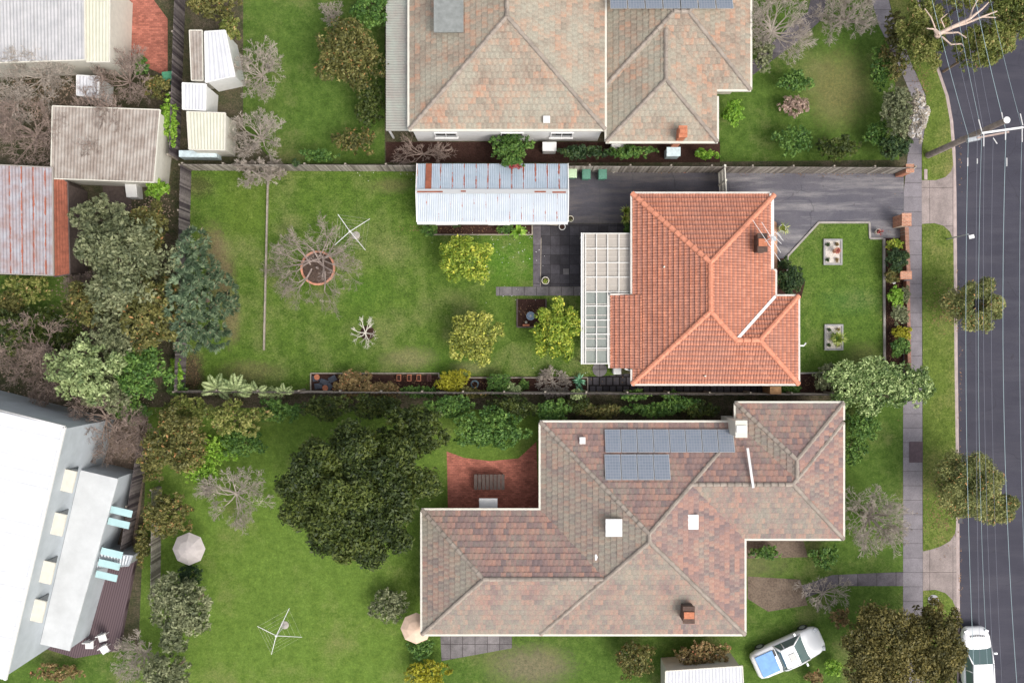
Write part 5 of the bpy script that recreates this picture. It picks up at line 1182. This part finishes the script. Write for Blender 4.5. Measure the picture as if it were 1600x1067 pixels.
# ------------------------------------------------------------------ neighbouring houses
PROF_LO = [(0, 0), (.5, .02), (1, 0)]
def neighbour(name, label, rects, he, tilem, wallm, seed, inset=.5):
    xs = [r[0] for r in rects] + [r[2] for r in rects]; ys = [r[1] for r in rects] + [r[3] for r in rects]
    root = thing(name, label, 'house', ((min(xs) + max(xs)) / 2, (min(ys) + max(ys)) / 2, 0))
    rf = hip_roof(rects, he, TN, .30, .33, .03, PROF_LO, seed).build('roof', tilem, root); wall_mb(rects, he - .05, inset).build('wall', wallm, root)
    m = MB()
    for i, r in enumerate(rects):
        x0, y0, x1, y1 = r; q = .06; zz_ = he - .04 - i * .004
        for a, b in (((x0 - q, y0 - q), (x1 + q, y0 - q)), ((x0 - q, y1 + q), (x1 + q, y1 + q)), ((x0 - q, y0), (x0 - q, y1)), ((x1 + q, y0), (x1 + q, y1))):
            # keep gutter pieces which are outside every other rectangle
            n = 24; 
            for k in range(n):
                pa = (a[0] + (b[0] - a[0]) * k / n, a[1] + (b[1] - a[1]) * k / n); pb_ = (a[0] + (b[0] - a[0]) * (k + 1) / n, a[1] + (b[1] - a[1]) * (k + 1) / n); pm = ((pa[0] + pb_[0]) / 2, (pa[1] + pb_[1]) / 2)
                if any(j != i and o[0] - .2 < pm[0] < o[2] + .2 and o[1] - .2 < pm[1] < o[3] + .2 and (j < i or rect_h(o, *pm) > .1) for j, o in enumerate(rects)): continue
                m.bar((*pa, zz_), (*pb_, zz_), .13, .12)
    m.build('gutter', M_CREAM, root)
    m = MB()      # hips and ridges, only where this rectangle is the top surface
    for i, r in enumerate(rects):
        x0, y0, x1, y1 = r; hw_ = min(x1 - x0, y1 - y0) / 2
        if x1 - x0 > y1 - y0: R1, R2 = (x0 + hw_, (y0 + y1) / 2), (x1 - hw_, (y0 + y1) / 2)
        else: R1, R2 = ((x0 + x1) / 2, y0 + hw_), ((x0 + x1) / 2, y1 - hw_)
        segs = [(R1, R2)]
        for cx, cy in ((x0, y0), (x1, y0), (x0, y1), (x1, y1)):
            tgt = min((R1, R2), key=lambda q: (q[0] - cx) ** 2 + (q[1] - cy) ** 2); segs.append(((cx, cy), tgt))
        for a, b in segs:
            L = math.hypot(b[0] - a[0], b[1] - a[1]); n = max(1, int(L / .4))
            for k in range(n):
                pa = (a[0] + (b[0] - a[0]) * k / n, a[1] + (b[1] - a[1]) * k / n); pb_ = (a[0] + (b[0] - a[0]) * (k + 1) / n, a[1] + (b[1] - a[1]) * (k + 1) / n)
                pm = ((pa[0] + pb_[0]) / 2, (pa[1] + pb_[1]) / 2); hm = rect_h(r, *pm)
                if any(j != i and rect_h(o, *pm) > hm - .03 and not (j > i and abs(rect_h(o, *pm) - hm) < .03) for j, o in enumerate(rects)): continue
                caps(m, (*pa, he + rect_h(r, *pa) * TN), (*pb_, he + rect_h(r, *pb_) * TN), .03, .26, .42)
    m.build('ridge_capping', M_RIDGES, rf)
    return root, rf
HS = 2.9
SR = [rect_px(845, 660, 1163, 990, HS), rect_px(660, 797, 1163, 990, HS), rect_px(950, 660, 1317, 841, HS), rect_px(1150, 630, 1317, 841, HS)]
sh, shr = neighbour('house', 'large mottled grey and red tiled hip roofed house below the lot, with solar panels', SR, HS, M_TILES, M_WALLB, 11)
# solar panels on its north plane
def zplane(y): return HS + (SR[0][3] - y) * TN
def panel(x0, y0, x1, y1, label, zf):
    ya, yb = P(0, y0, 3.3)[1], P(0, y1, 3.3)[1]; xa_, xb_ = P(x0, 0, 3.3)[0], P(x1, 0, 3.3)[0]
    r = thing('solar_panel', label, 'solar panel', ((xa_ + xb_) / 2, (ya + yb) / 2, zf((ya + yb) / 2)), 'solar panels on the mottled roof' if y0 > 500 else 'solar panels on the lichen roof')
    e_ = .035; g_ = .13
    m = MB(); m.prism([(xa_ + e_, ya - e_), (xb_ - e_, ya - e_), (xb_ - e_, yb + e_), (xa_ + e_, yb + e_)], g_, g_ + .01)
    def tilt(m): m.v = [(x, y, z + zf(y)) for x, y, z in m.v]; return m
    m.v = [(x, y, z + .03) for x, y, z in m.v]; tilt(m).build('cells', M_SOLAR, r)
    tilt(MB().prism([(xa_, ya), (xb_, ya), (xb_, yb), (xa_, yb)], g_, g_ + .03)).build('panel_frame', M_GREYM, r)
ordn = ['first', 'second', 'third', 'fourth', 'fifth', 'sixth', 'seventh', 'eighth']
for i in range(8): panel(945 + i * 25.2, 671, 969.2 + i * 25.2, 705, f'{ordn[i]} panel from the left in the upper solar row on the mottled roof', zplane)
for i in range(4): panel(943 + i * 25.2, 708, 967.2 + i * 25.2, 745, f'{ordn[i]} panel from the left in the lower solar row on the mottled roof', zplane)
def skylight(root, px, py, h, sx, sy, mat=None):
    c = P(px, py, h); m = MB(); m.box((c[0], c[1], h), (sx, sy, .16)); m.build('skylight', mat or M_WHITE, root, bevel=.02)
skylight(shr, 959, 824, 4.95, .95, 1.0); skylight(shr, 1081, 815, 4.4, .75, .85); skylight(shr, 934, 870, 4.2, .35, .35); skylight(shr, 910, 688, 3.45, .35, .4)
def brick_chimney(root, px, py, zt_, sx, sy, mat, cap): c = P(px, py, zt_); chim(root, c, sx, sy, zt_, mat, cap)
brick_chimney(sh, 1158, 670, 4.8, .6, .9, M_CREAM, M_WHITE); brick_chimney(sh, 1076, 960, 4.5, .6, .9, M_BRICKD, M_TERRA)
m = MB(); m.bar(P3(1168, 700, 3.9), P3(1177, 762, 4.6), .14, .06); m.build('valley_flashing', M_WHITE, shr)
for xx, yy, ax, ot in ((SR[0][0] + 2.5, SR[0][3] - .5, 'x', 1), (SR[0][0] + 7, SR[0][3] - .5, 'x', 1), (SR[1][0] + .5, SR[1][1] + 3, 'y', -1), (SR[1][0] + 4, SR[1][1] + .5, 'x', -1), (SR[1][0] + 9, SR[1][1] + .5, 'x', -1), (SR[3][2] - .5, SR[3][1] + 4, 'y', 1)): window(sh, (xx, yy, 1.5), 1.6, 1.3, ax, ot)

HN = 3.1
NR = [rect_px(640, -150, 945, 202, HN + .4)]
n1, n1r = neighbour('house', 'taller lichen covered roof block with white south wall above the shed', NR, HN + .4, M_TILEN, M_WHITE, 21, .10)
NR2 = [rect_px(940, -70, 1172, 140, HN - .3), rect_px(948, -60, 1120, 221, HN - .3)]
n2, n2r = neighbour('house', 'lower lichen covered hip roof with small orange chimney, right of the taller block', NR2, HN - .3, M_TILEN, M_WALL, 22)
root = thing('veranda', 'long pale green corrugated veranda roof along the left side of the lichen house', 'veranda', P3(630, 80, 0)); m = MB()
a, b, c_, d_ = P3(658, -150, 3.3), P3(658, 205, 3.3), P3(603, 205, 2.7), P3(603, -150, 2.7); corr(m, a, b, c_, d_, .15, .018); m.build('roof', M_CORR_GREEN, root)
for y in (-100, -30, 40, 110, 200): cc = P(606, y, 2.6); MB().box((cc[0], cc[1], 1.33), (.1, .1, 2.66)).build('post', M_WHITE, root)
skylight(n1r, 701, 25, 4.9, 1.7, 1.9, simple('grey_skylight', (.22, .23, .22), .3, .2)); skylight(n1r, 854, 187, 3.9, .4, .4)
brick_chimney(n2, 1067, 206, 3.9, .42, .6, M_TERRA, M_TERRA)
for xx in (NR[0][0] + 2, NR[0][0] + 6, NR[0][0] + 9): window(n1, (xx, NR[0][1] + .10, 1.7), 1.3, 1.1, 'x', -1)
for xx in (NR2[1][0] + 2, NR2[1][0] + 5): window(n2, (xx, NR2[1][1] + .5, 1.5), 1.3, 1.1, 'x', -1)
for i, (px, py) in enumerate(((858, 232), (965, 232), (1050, 240))):
    m = MB(); c = P(px, py, .5); m.box((c[0], c[1], .5), (.8, .5, 1.0)); m.box((c[0], c[1], 1.02), (.86, .56, .05)); solo('utility_box', ['white box against the wall under the taller lichen roof', 'pale box between the two lichen roof blocks', 'pale blue box below the orange chimney of the lichen roof'][i], 'box', m, M_WHITE if i < 2 else simple('pale_blue', (.55, .66, .68)), bevel=.02)
z2 = lambda y: HN - .3 + 3.8 * TN * .5 + 1.0
for i in range(7): panel(950 + i * 27, 2, 975.5 + i * 27, 27, f'{ordn[i]} dark panel from the left at the top edge on the lichen roof', lambda y: HN - .3 + min(NR2[0][3] - y, (NR2[0][3] - NR2[0][1]) / 2) * TN + .02)

# sheds on the left
def skillion(name, label, cat, pts, h, mat, wallm, drop=.25, axis=0, pitch=.2, mb2=None):
    q = pxs(pts, h); cx = sum(p[0] for p in q) / 4; cy = sum(p[1] for p in q) / 4; r = thing(name, label, cat, (cx, cy, 0)); m = MB()
    a, b, c_, d_ = q; corr(m, (*a, h), (*b, h), (*c_, h - drop), (*d_, h - drop), pitch, .018); m.build('roof', mat, r)
    ins = [(cx + (x - cx) * .95, cy + (y - cy) * .95) for x, y in q]; MB().prism(ins, 0, [h - .05, h - .05, h - drop - .05, h - drop - .05]).build('wall', wallm, r)
    m = MB()
    for i in range(4):
        p, s = q[i], q[(i + 1) % 4]; zp = h if i in (0, 1) else h - drop; zs = h if (i + 1) % 4 in (0, 1) else h - drop; m.bar((*p, zp - .03), (*s, zs - .03), .06, .12)
    m.build('fascia', wallm, r); return r
skillion('shed', 'beige weathered flat shed roof under a leafless tree at the left', 'shed', [(82, 166), (250, 172), (238, 284), (76, 278)], 2.8, M_CORR_BEIGE, M_CREAM)
skillion('shed', 'rust stained grey iron shed with rusty red edge at the left border', 'shed', [(-60, 255), (82, 262), (80, 430), (-60, 425)], 2.7, M_CORR_RUSTY, M_CORR_BEIGE)
skillion('lean_to', 'rust red narrow lean-to roof along the rust stained shed', 'lean-to', [(83, 268), (106, 285), (107, 428), (82, 432)], 2.5, M_RUST, M_DKTIMB, .2)
skillion('building', 'pale grey white metal roof in the top left corner', 'building', [(-60, -30), (132, -30), (130, 92), (-60, 98)], 3.4, M_CORR_GREYW, M_CREAM)
skillion('lean_to', 'cream strip roof joined to the pale roof in the top left corner', 'lean-to', [(134, -30), (172, -30), (168, 95), (132, 95)], 3.2, M_CORR_CREAM, M_CREAM)
skillion('shed', 'small white shed between the leafless trees above the beige shed', 'shed', [(120, 118), (155, 120), (152, 152), (118, 148)], 2.0, M_CORR_SHED, M_WHITE, .15)
skillion('shed', 'white square shed roof left of the pinkish leafless tree', 'shed', [(285, 130), (322, 132), (320, 172), (284, 170)], 2.3, M_CORR_SHED, M_WHITE, .15)
skillion('shed', 'tall narrow white shed above the white square shed', 'shed', [(320, 50), (352, 48), (366, 118), (320, 128)], 2.4, M_CORR_SHED, M_WHITE, .15)
skillion('shed', 'small cream shed just outside the upper left corner of the lot', 'shed', [(292, 175), (352, 177), (350, 234), (294, 233)], 2.3, M_CORR_CREAM, M_CREAM, .15)
skillion('carport', 'grey narrow roof beside the tall narrow white shed', 'carport', [(296, 48), (316, 48), (316, 125), (298, 125)], 2.2, M_CORR_BEIGE, M_CREAM, .15)
m = MB(); m.prism(pxs([(288, 240), (346, 241), (346, 251), (288, 250)]), 0, .9); solo('garden_box', 'pale blue box at the foot of the small cream shed', 'box', m, simple('pale_blue2', (.55, .65, .68)))
m = MB(); m.prism(pxs([(246, 253), (259, 253), (259, 272), (247, 272)]), 0, .6); solo('storage_tub', 'bright blue tub right of the beige shed', 'tub', m, simple('blue_tub', (.10, .33, .52)), bevel=.03)
m = MB(); m.prism(pxs([(204, 288), (222, 288), (224, 312), (207, 312)]), 0, .9); solo('fridge', 'white upright box below the beige shed roof', 'box', m, M_WHITE, bevel=.03)
m = MB(); m.prism(pxs([(156, 136), (168, 138), (166, 152), (155, 150)]), 0, .8); solo('storage_tub', 'teal tub beside the small white shed among leafless trees', 'tub', m, simple('teal_tub', (.16, .36, .38)), bevel=.03)
m = MB(); m.prism(pxs([(262, 120), (283, 118), (282, 132), (262, 134)]), 0, 1.0); solo('tarpaulin', 'green tarpaulin heap left of the white square shed', 'tarpaulin', m, simple('green_tarp', (.07, .25, .14)), bevel=.05)
area('paving', [(160, 288), (204, 288), (206, 330), (165, 330)], M_DKTIMB, .02)
skillion('shed', 'grey white roof at the bottom edge below the mottled house', 'shed', [(1040, 1048), (1160, 1040), (1165, 1110), (1040, 1110)], 2.4, M_CORR_SHED, M_CREAM, .2)
# the white roofed building, lower left
wb_ = thing('building', 'two storey building with a big plain white roof at the lower left', 'building', P3(20, 850, 0)); HW = 6.4
q = pxs([(-120, 612), (101, 667), (8, 1062), (-120, 1030)], HW)
m = MB(); corr(m, (*q[1], HW), (*q[2], HW), (*q[3], HW + .5), (*q[0], HW + .5), .4, .012); m.build('roof', M_CORR_WHITE, wb_)
cx = sum(p[0] for p in q) / 4; cy = sum(p[1] for p in q) / 4; ins = [(cx + (x - cx) * .97, cy + (y - cy) * .98) for x, y in q]
MB().prism(ins, 0, HW - .06).build('wall', simple('pale_grey_cladding', (.40, .43, .45), .7, .1, 1), wb_)
m = MB()
for i in (0, 1): m.bar((*q[i], HW - .02), (*q[i + 1], HW - .02), .14, .16)
m.build('fascia', M_WHITE, wb_)
dE = (Vector(q[2]) - Vector(q[1])); nE = Vector((-dE.y, dE.x)).normalized(); nE = nE if nE.x > 0 else -nE
aE = math.atan2(dE.y, dE.x); e0, e1 = Vector(ins[1]), Vector(ins[2])
for t_ in (.22, .40, .60, .76):
    p = e0.lerp(e1, t_) + nE * .3; h_ = MB().box((p.x, p.y, 4.9), (1.25, .75, .12), aE); h_.build('window_hood', M_CREAM, wb_)
    p = e0.lerp(e1, t_) + nE * .04; MB().box((p.x, p.y, 4.1), (1.1, .06, 1.2), aE).build('window', M_GLASS, wb_)
# lower roof along the wall
e2 = [e0.lerp(e1, .20) + nE * .02, e0.lerp(e1, .95) + nE * .02, e0.lerp(e1, .95) + nE * 1.8, e0.lerp(e1, .20) + nE * 2.3]
MB().prism([tuple(v) for v in e2], 2.95, 3.05).build('lower_roof', M_CORR_CREAM if False else simple('grey_white_roof', (.52, .53, .53), .5, .1, 1), wb_)
MB().prism([tuple((Vector(v) - nE * .12)) for v in e2], 0, 2.94).build('lower_wall', simple('pale_grey_cladding', (.40, .43, .45)), wb_)
for t_ in (.34, .39, .52, .57, .62):
    p = e0.lerp(e1, t_) + nE * 2.75; MB().box((p.x, p.y, 2.6), (.42, 1.3, .04), aE).build('glass_slat', simple('aqua_glass', (.40, .58, .58), .15, .1, 1, .8), wb_)
dk = MB().prism(pxs([(35, 1002), (60, 925), (150, 860), (212, 868), (184, 1016), (118, 1028)], .4), 0, .4)
def deckm():
    m, t, b = new_mat('purple_brown_decking', .7, .2); v = tc(t); wv = t.nodes.new('ShaderNodeTexWave'); wv.inputs['Scale'].default_value = 2.2; mp = t.nodes.new('ShaderNodeMapping'); mp.inputs['Rotation'].default_value = (0, 0, .25); t.links.new(v, mp.inputs[0]); t.links.new(mp.outputs[0], wv.inputs[0])
    c = ramp(t, wv.outputs[1], [(.05, .032, .036), (.125, .088, .095)], .0, .35); t.links.new(c, b.inputs['Base Color']); return m
solo('deck', 'purple brown timber deck beside the big white roofed building', 'deck', dk, deckm())
m = MB(); c = P(80, 970, .8)
for dx in (-.9, .9):
    for dy in (-.3, .3): m.box((c[0] + dx, c[1] + dy, .78), (.08, .08, .72), -.2)
m.box((c[0], c[1], 1.16), (2.3, .95, .06), -.2); solo('outdoor_table', 'long white outdoor table at the lower corner of the deck building', 'table', m, M_WHITE, bevel=.01)
for i, (px, py, l) in enumerate(((145, 1003, 'white outdoor chair, leftmost on the deck edge'), (165, 992, 'white outdoor chair, uppermost on the deck edge'), (168, 1010, 'white outdoor chair, lowest on the deck edge'))):
    r = thing('outdoor_chair', l, 'chair', P3(px, py, .4), 'white chairs on the deck'); c = r.location; MB().box((c.x, c.y, .84), (.5, .5, .06), .3 * i).build('seat', M_WHITE, r, bevel=.02); MB().box((c.x, c.y + .24, 1.1), (.48, .06, .5), .3 * i).build('backrest', M_WHITE, r, bevel=.02)
    for dx in (-.2, .2):
        for dy in (-.2, .2): MB().tube((c.x + dx, c.y + dy, .4), (c.x + dx, c.y + dy, .82), .02, n=6).build('leg', M_WHITE, r)
skillion('awning', 'grey flat awning over the upper part of the deck', 'awning', [(140, 862), (208, 868), (200, 884), (150, 888)], 2.3, M_GREYM, M_GREYM, .1)
def parasol(px, py, rx, h, mat, label):
    r = thing('parasol', label, 'parasol', P3(px, py, 0)); c = P(px, py, h); r.location = (c[0], c[1], 0)
    MB().lathe((c[0], c[1], h - .45), [(rx, 0), (rx * .55, .3), (.05, .48)], 8).build('canopy', mat, r); MB().tube((c[0], c[1], 0), (c[0], c[1], h), .03).build('pole', M_GREYM, r)
parasol(291, 860, 1.0, 2.2, simple('grey_canvas', (.42, .38, .36), .9, .1), 'grey canvas parasol beside the pale narrow fence')
parasol(649, 985, .95, 2.2, simple('peach_canvas', (.66, .48, .36), .9, .1), 'peach coloured parasol at the lower left corner of the mottled house')
m = MB(); c = P(763, 788, 1.9); m.box((c[0], c[1], 1.9), (1.1, .75, .06)); 
for dx in (-.45, .45): m.tube((c[0] + dx, c[1], 0), (c[0] + dx, c[1], 1.9), .03)
solo('awning', 'small white awning between the brick patio and the mottled roof', 'awning', m, M_WHITE)
tb = thing('patio_table', 'dark slatted table in the middle of the red brick patio', 'table', P3(765, 750, 0)); c = tb.location; m = MB()
for i in range(8): m.box((c.x - .84 + i * .24, c.y, .72), (.2, .95, .04))
m.build('tabletop', M_DKTIMB, tb)
for dx in (-.8, .8):
    for dy in (-.38, .38): MB().box((c.x + dx, c.y + dy, .35), (.07, .07, .70)).build('leg', M_DKTIMB, tb)

# ------------------------------------------------------------------ more neighbouring greenery
G1 = 'shrub'
for a in (
 (T, 'grey green tree just above the soft grey green gum tree', 165, 345, 46, 36, 5.0, 'grey', .15, .8, 9),
 (T, 'olive tree between the rusty iron shed and the soft grey green gum tree', 150, 475, 42, 40, 4.5, 'olive', .13, .75, 9),
 (G1, 'green shrub between the pale grey green tree and the lower fence corner', 205, 640, 30, 22, 2.0, 'green', .12, .8, 7),
 (G1, 'olive shrub beside the slanting brown fence, upper end', 240, 728, 20, 26, 2.0, 'olive', .11, .8, 6),
 (G1, 'bright green shrub at the foot of the olive tree near the lot corner', 318, 735, 30, 22, 1.5, 'bright', .11, .6, 6),
 (G1, 'olive shrub between the slanting brown fence and the pale narrow fence', 225, 850, 12, 34, 1.6, 'olive', .10, .8, 5),
 (G1, 'dark green shrub under the top of the grey olive tree', 300, 895, 26, 16, 2.0, 'dark', .10, .8, 6),
 (G1, 'brown shrub in the lower left corner garden below the deck', 95, 1048, 44, 16, 1.2, 'brown', .10, .6, 6),
 (G1, 'olive shrub by the left garden, left of the purple brown leafless tree', 18, 480, 26, 24, 2.2, 'olive', .11, .7, 6),
 (G1, 'dark shrub between the two leafless trees below the rusty iron shed', 100, 530, 30, 26, 2.2, 'darkt', .12, .7, 6),
 (G1, 'dark green shrub at the right side of the top back lawn near the veranda', 578, 165, 22, 40, 2.4, 'darkt', .11, .7, 6),
 (G1, 'olive shrub in the lower right corner of the top back lawn', 556, 222, 34, 24, 1.8, 'olive', .11, .6, 6),
 (G1, 'dark green shrub where the top back lawn meets the paling fence', 500, 245, 34, 10, 1.8, 'green', .10, .6, 6),
 (G1, 'leafy green shrub along the lower fence right of the red brick patio', 860, 642, 34, 18, 2.2, 'green', .11, .9, 7),
 (G1, 'olive shrub along the lower fence above the first solar panels', 935, 642, 34, 13, 2.0, 'olive', .10, .9, 7),
 (G1, 'dark green shrub along the lower fence above the middle solar panels', 1015, 640, 40, 12, 1.8, 'green', .10, .9, 7),
 (G1, 'dark olive shrub along the lower fence near the cream chimney', 1092, 640, 36, 12, 1.8, 'darkt', .10, .9, 7),
 (G1, 'green shrub below the lower fence between the dark tree and the corner', 440, 640, 36, 20, 2.2, 'green', .11, .8, 7),
 (G1, 'pale green shrub beside the leafless tree above the footpath lid', 1330, 700, 22, 30, 1.6, 'green', .10, .5, 6),
 (G1, 'brownish shrub at the left of the broad brown green tree', 1308, 962, 16, 16, 1.4, 'brown', .10, .7, 6),
 (G1, 'small green shrub against the south east corner of the mottled house', 1195, 862, 26, 12, 1.0, 'green', .08, .8, 6),
 (G1, 'purple brown shrub beside the white utility on the front lawn', 1270, 1058, 18, 14, 1.0, 'brown', .09, .7, 6),
 (G1, 'grey green shrub by the diagonal path of the top front garden', 1190, 85, 20, 30, 1.6, 'grey', .10, .7, 6),
 (G1, 'dark green shrub beside the verge path near the top front lawn', 1372, 110, 18, 34, 1.8, 'green', .10, .7, 6),
 (G1, 'green shrub below the verge side flowering bush', 1365, 212, 18, 22, 1.6, 'green', .10, .7, 6),
 (G1, 'light green shrub behind the top fence above the driveway gate', 1100, 243, 20, 8, 1.5, 'bright', .09, .7, 5)):
    plant('tree' if a[0] == T else 'shrub', a[1], a[0], *a[2:])
bare('bare_tree', 'leafless tree right of the rusty iron shed and left of the gum tree', T, 118, 450, 30, 3.6, M_TWIG, 10, 5, .05, 1, minr=.010)
bare('bare_tree', 'leafless tree at the left edge between the shed roofs and the top roof', T, 8, 160, 44, 4.0, M_TWIGG, 11, 5, .05, 1, minr=.010)
bare('bare_tree', 'leafless tree just left of the pale grey green tree', T, 70, 600, 40, 4.2, M_TWIG, 11, 5, .05, 1, minr=.010)

def fronds(label, px, py, h, dirs, L=.9, kind='pale', n=14, mat=None):
    SEED[0] += 1; rng = np.random.default_rng(SEED[0]); c = P(px, py, h); root = thing('fern', label, 'plant', (c[0], c[1], 0)); V = []; U = []
    MB().tube((c[0], c[1], 0), (c[0], c[1], h), .05, .04).build('stem', M_BARK, root)
    for dg in dirs:
        a = R(dg); d = np.array([math.cos(a), math.sin(a), 0]); sd = np.array([-math.sin(a), math.cos(a), 0]); rc = rng.random()
        for i in range(n):
            t = (i + .5) / n; p = np.array([c[0], c[1], h]) + d * L * t + np.array([0, 0, .30 * math.sin(t * 2.6)]); ll = .24 * L * math.sin(min(3.0, .5 + t * 2.5)) + .05
            for sg in (-1, 1):
                q = sd * sg + d * .55; q = q / np.linalg.norm(q); w_ = d * .05 * L; tip = p + q * ll + np.array([0, 0, -.05]); u = (rng.random(), .3 + .7 * rc)
                V += [p - w_ * .3, p + q * ll * .5 - w_, tip, p + q * ll * .5 + w_]; U += [u] * 4
    quads_obj('fronds', np.array(V), np.array(U), LM[kind], root); return root
fronds('pale green fern with spreading fronds left of the pair, by the bottom fence corner', 340, 607, 1.3, (20, 75, 120, 160, 200, 320), .95)
fronds('pale green fern with the tallest upright frond by the bottom fence', 368, 609, 1.4, (15, 65, 95, 140, 175, 340), 1.0)
fronds('small pale fern right of the two larger ferns by the bottom fence', 402, 612, 1.3, (30, 110, 160, 350), .7)
fronds('single feathery fern halfway between the ferns and the black trays', 445, 614, 1.4, (40, 100, 150, 10), .6)

def scatter(name, label, cat, rects, n, size, mat, z=.03, seed=1, flat=.25):
    rng = np.random.default_rng(seed); V = []
    ars = np.array([r[2] * r[3] for r in rects], float); ars /= ars.sum()
    for i in range(n):
        r = rects[rng.choice(len(rects), p=ars)]; px = r[0] + rng.normal() * r[2] * .5; py = r[1] + rng.normal() * r[3] * .5
        x, y = P(px, py); a = rng.random() * 6.28; s_ = size * (.5 + rng.random()); nz = rng.normal(size=2) * flat
        t = np.array([math.cos(a), math.sin(a), nz[0]]) * s_; b = np.array([-math.sin(a), math.cos(a), nz[1]]) * s_ * .6; p = np.array([x, y, z])
        V += [p - t, p - b, p + t, p + b]
    V = np.array(V); root = None
    me = bpy.data.meshes.new(name); k = len(V) // 4; me.from_pydata([tuple(v) for v in V], [], [tuple(range(4 * i, 4 * i + 4)) for i in range(k)]); me.materials.append(mat)
    o = bpy.data.objects.new(name, me); col.objects.link(o); tag(o, label, cat, kind='stuff'); return o
scatter('fallen_petals', 'tiny white petals scattered on the lawn around the citrus trees', 'petals', [(790, 390, 70, 50), (810, 470, 30, 20), (740, 380, 60, 20), (870, 580, 60, 10), (620, 275, 60, 10)], 130, .028, M_WHITE, .04, 3)
scatter('leaf_litter', 'brown leaf litter along the fences and garden beds', 'leaves', [(1060, 268, 160, 3), (1290, 273, 130, 3), (700, 359, 100, 7), (1396, 480, 14, 120), (300, 585, 14, 40), (830, 490, 20, 20), (700, 600, 230, 10), (1270, 600, 22, 12)], 1500, .035, simple('dead_leaf', (.22, .13, .07), .9, .5, 2), .05, 5)
scatter('leaf_litter', 'dark leaf litter on the verge and in the gutter below the street trees', 'leaves', [(1497, 480, 4, 60), (1470, 480, 26, 40), (1470, 800, 26, 60), (1500, 900, 3, 80), (1500, 620, 3, 120), (1500, 250, 3, 60), (1440, 130, 20, 40)], 700, .04, simple('dead_leaf', (.22, .13, .07)), .05, 6)
scatter('leaf_litter', 'leaf litter under the leafless trees in the left gardens', 'leaves', [(60, 150, 90, 60), (60, 560, 90, 60), (160, 450, 70, 90), (200, 680, 50, 60), (240, 330, 30, 30)], 5000, .06, simple('dead_leaf_mix', (.30, .22, .16), .9, .5, 2), .04, 7)
for pts, l in (([(937, 266), (937, 349)], 'thin joint line across the rear yard paving near the bins'), ([(989, 268), (988, 303)], 'thin joint line across the rear yard paving at the house corner')):
    m = MB()
    for i in range(len(pts) - 1): m.bar((*P(*pts[i]), .008), (*P(*pts[i + 1]), .008), .035, .006)
    tag(m.build('paving_joint', M_DKGREY), kind='structure')

for a in (
 ('dark leafy shrub mass along the lower fence, straight below the black trays', 510, 634, 44, 20, 3.0, 'darkt'),
 ('dark leafy shrub mass along the lower fence, below the four terracotta planters', 590, 634, 46, 20, 3.0, 'darkt'),
 ('green shrub mass along the lower fence, below the golden round bush', 705, 636, 44, 18, 2.6, 'green'),
 ('green shrub mass along the lower fence, below the clipped ball bush', 800, 636, 44, 17, 2.4, 'darkt'),
 ('yellow green shrub mass along the lower fence near its left corner', 300, 640, 46, 22, 2.6, 'euc'),
 ('green shrub mass below the lower fence under the large ferns', 385, 690, 40, 22, 2.0, 'green'),
 ('low green shrub mass between the lower fence and the mottled house eave', 900, 634, 30, 14, 1.8, 'darkt'),
 ('low green shrub mass below the lower fence near the brown side gate', 1060, 632, 36, 12, 1.8, 'green')):
    plant('shrub', a[0], 'shrub', *a[1:], .10, .85, 8)
for a in (
 ('olive tree filling the gap left of the blue green conifer, upper part', 240, 360, 34, 38, 4.5, 'olive'),
 ('grey green tree left of the conifer, lower part, beside the bright shrub', 195, 520, 40, 44, 4.8, 'grey'),
 ('dark green tree at the left edge below the rusty iron shed', 25, 520, 34, 34, 3.8, 'darkt'),
 ('grey green tree between the two roofs at the left, by the slanting fence', 175, 610, 40, 34, 4.0, 'grey')):
    plant('tree', a[0], 'tree', *a[1:], .13, .8, 9)
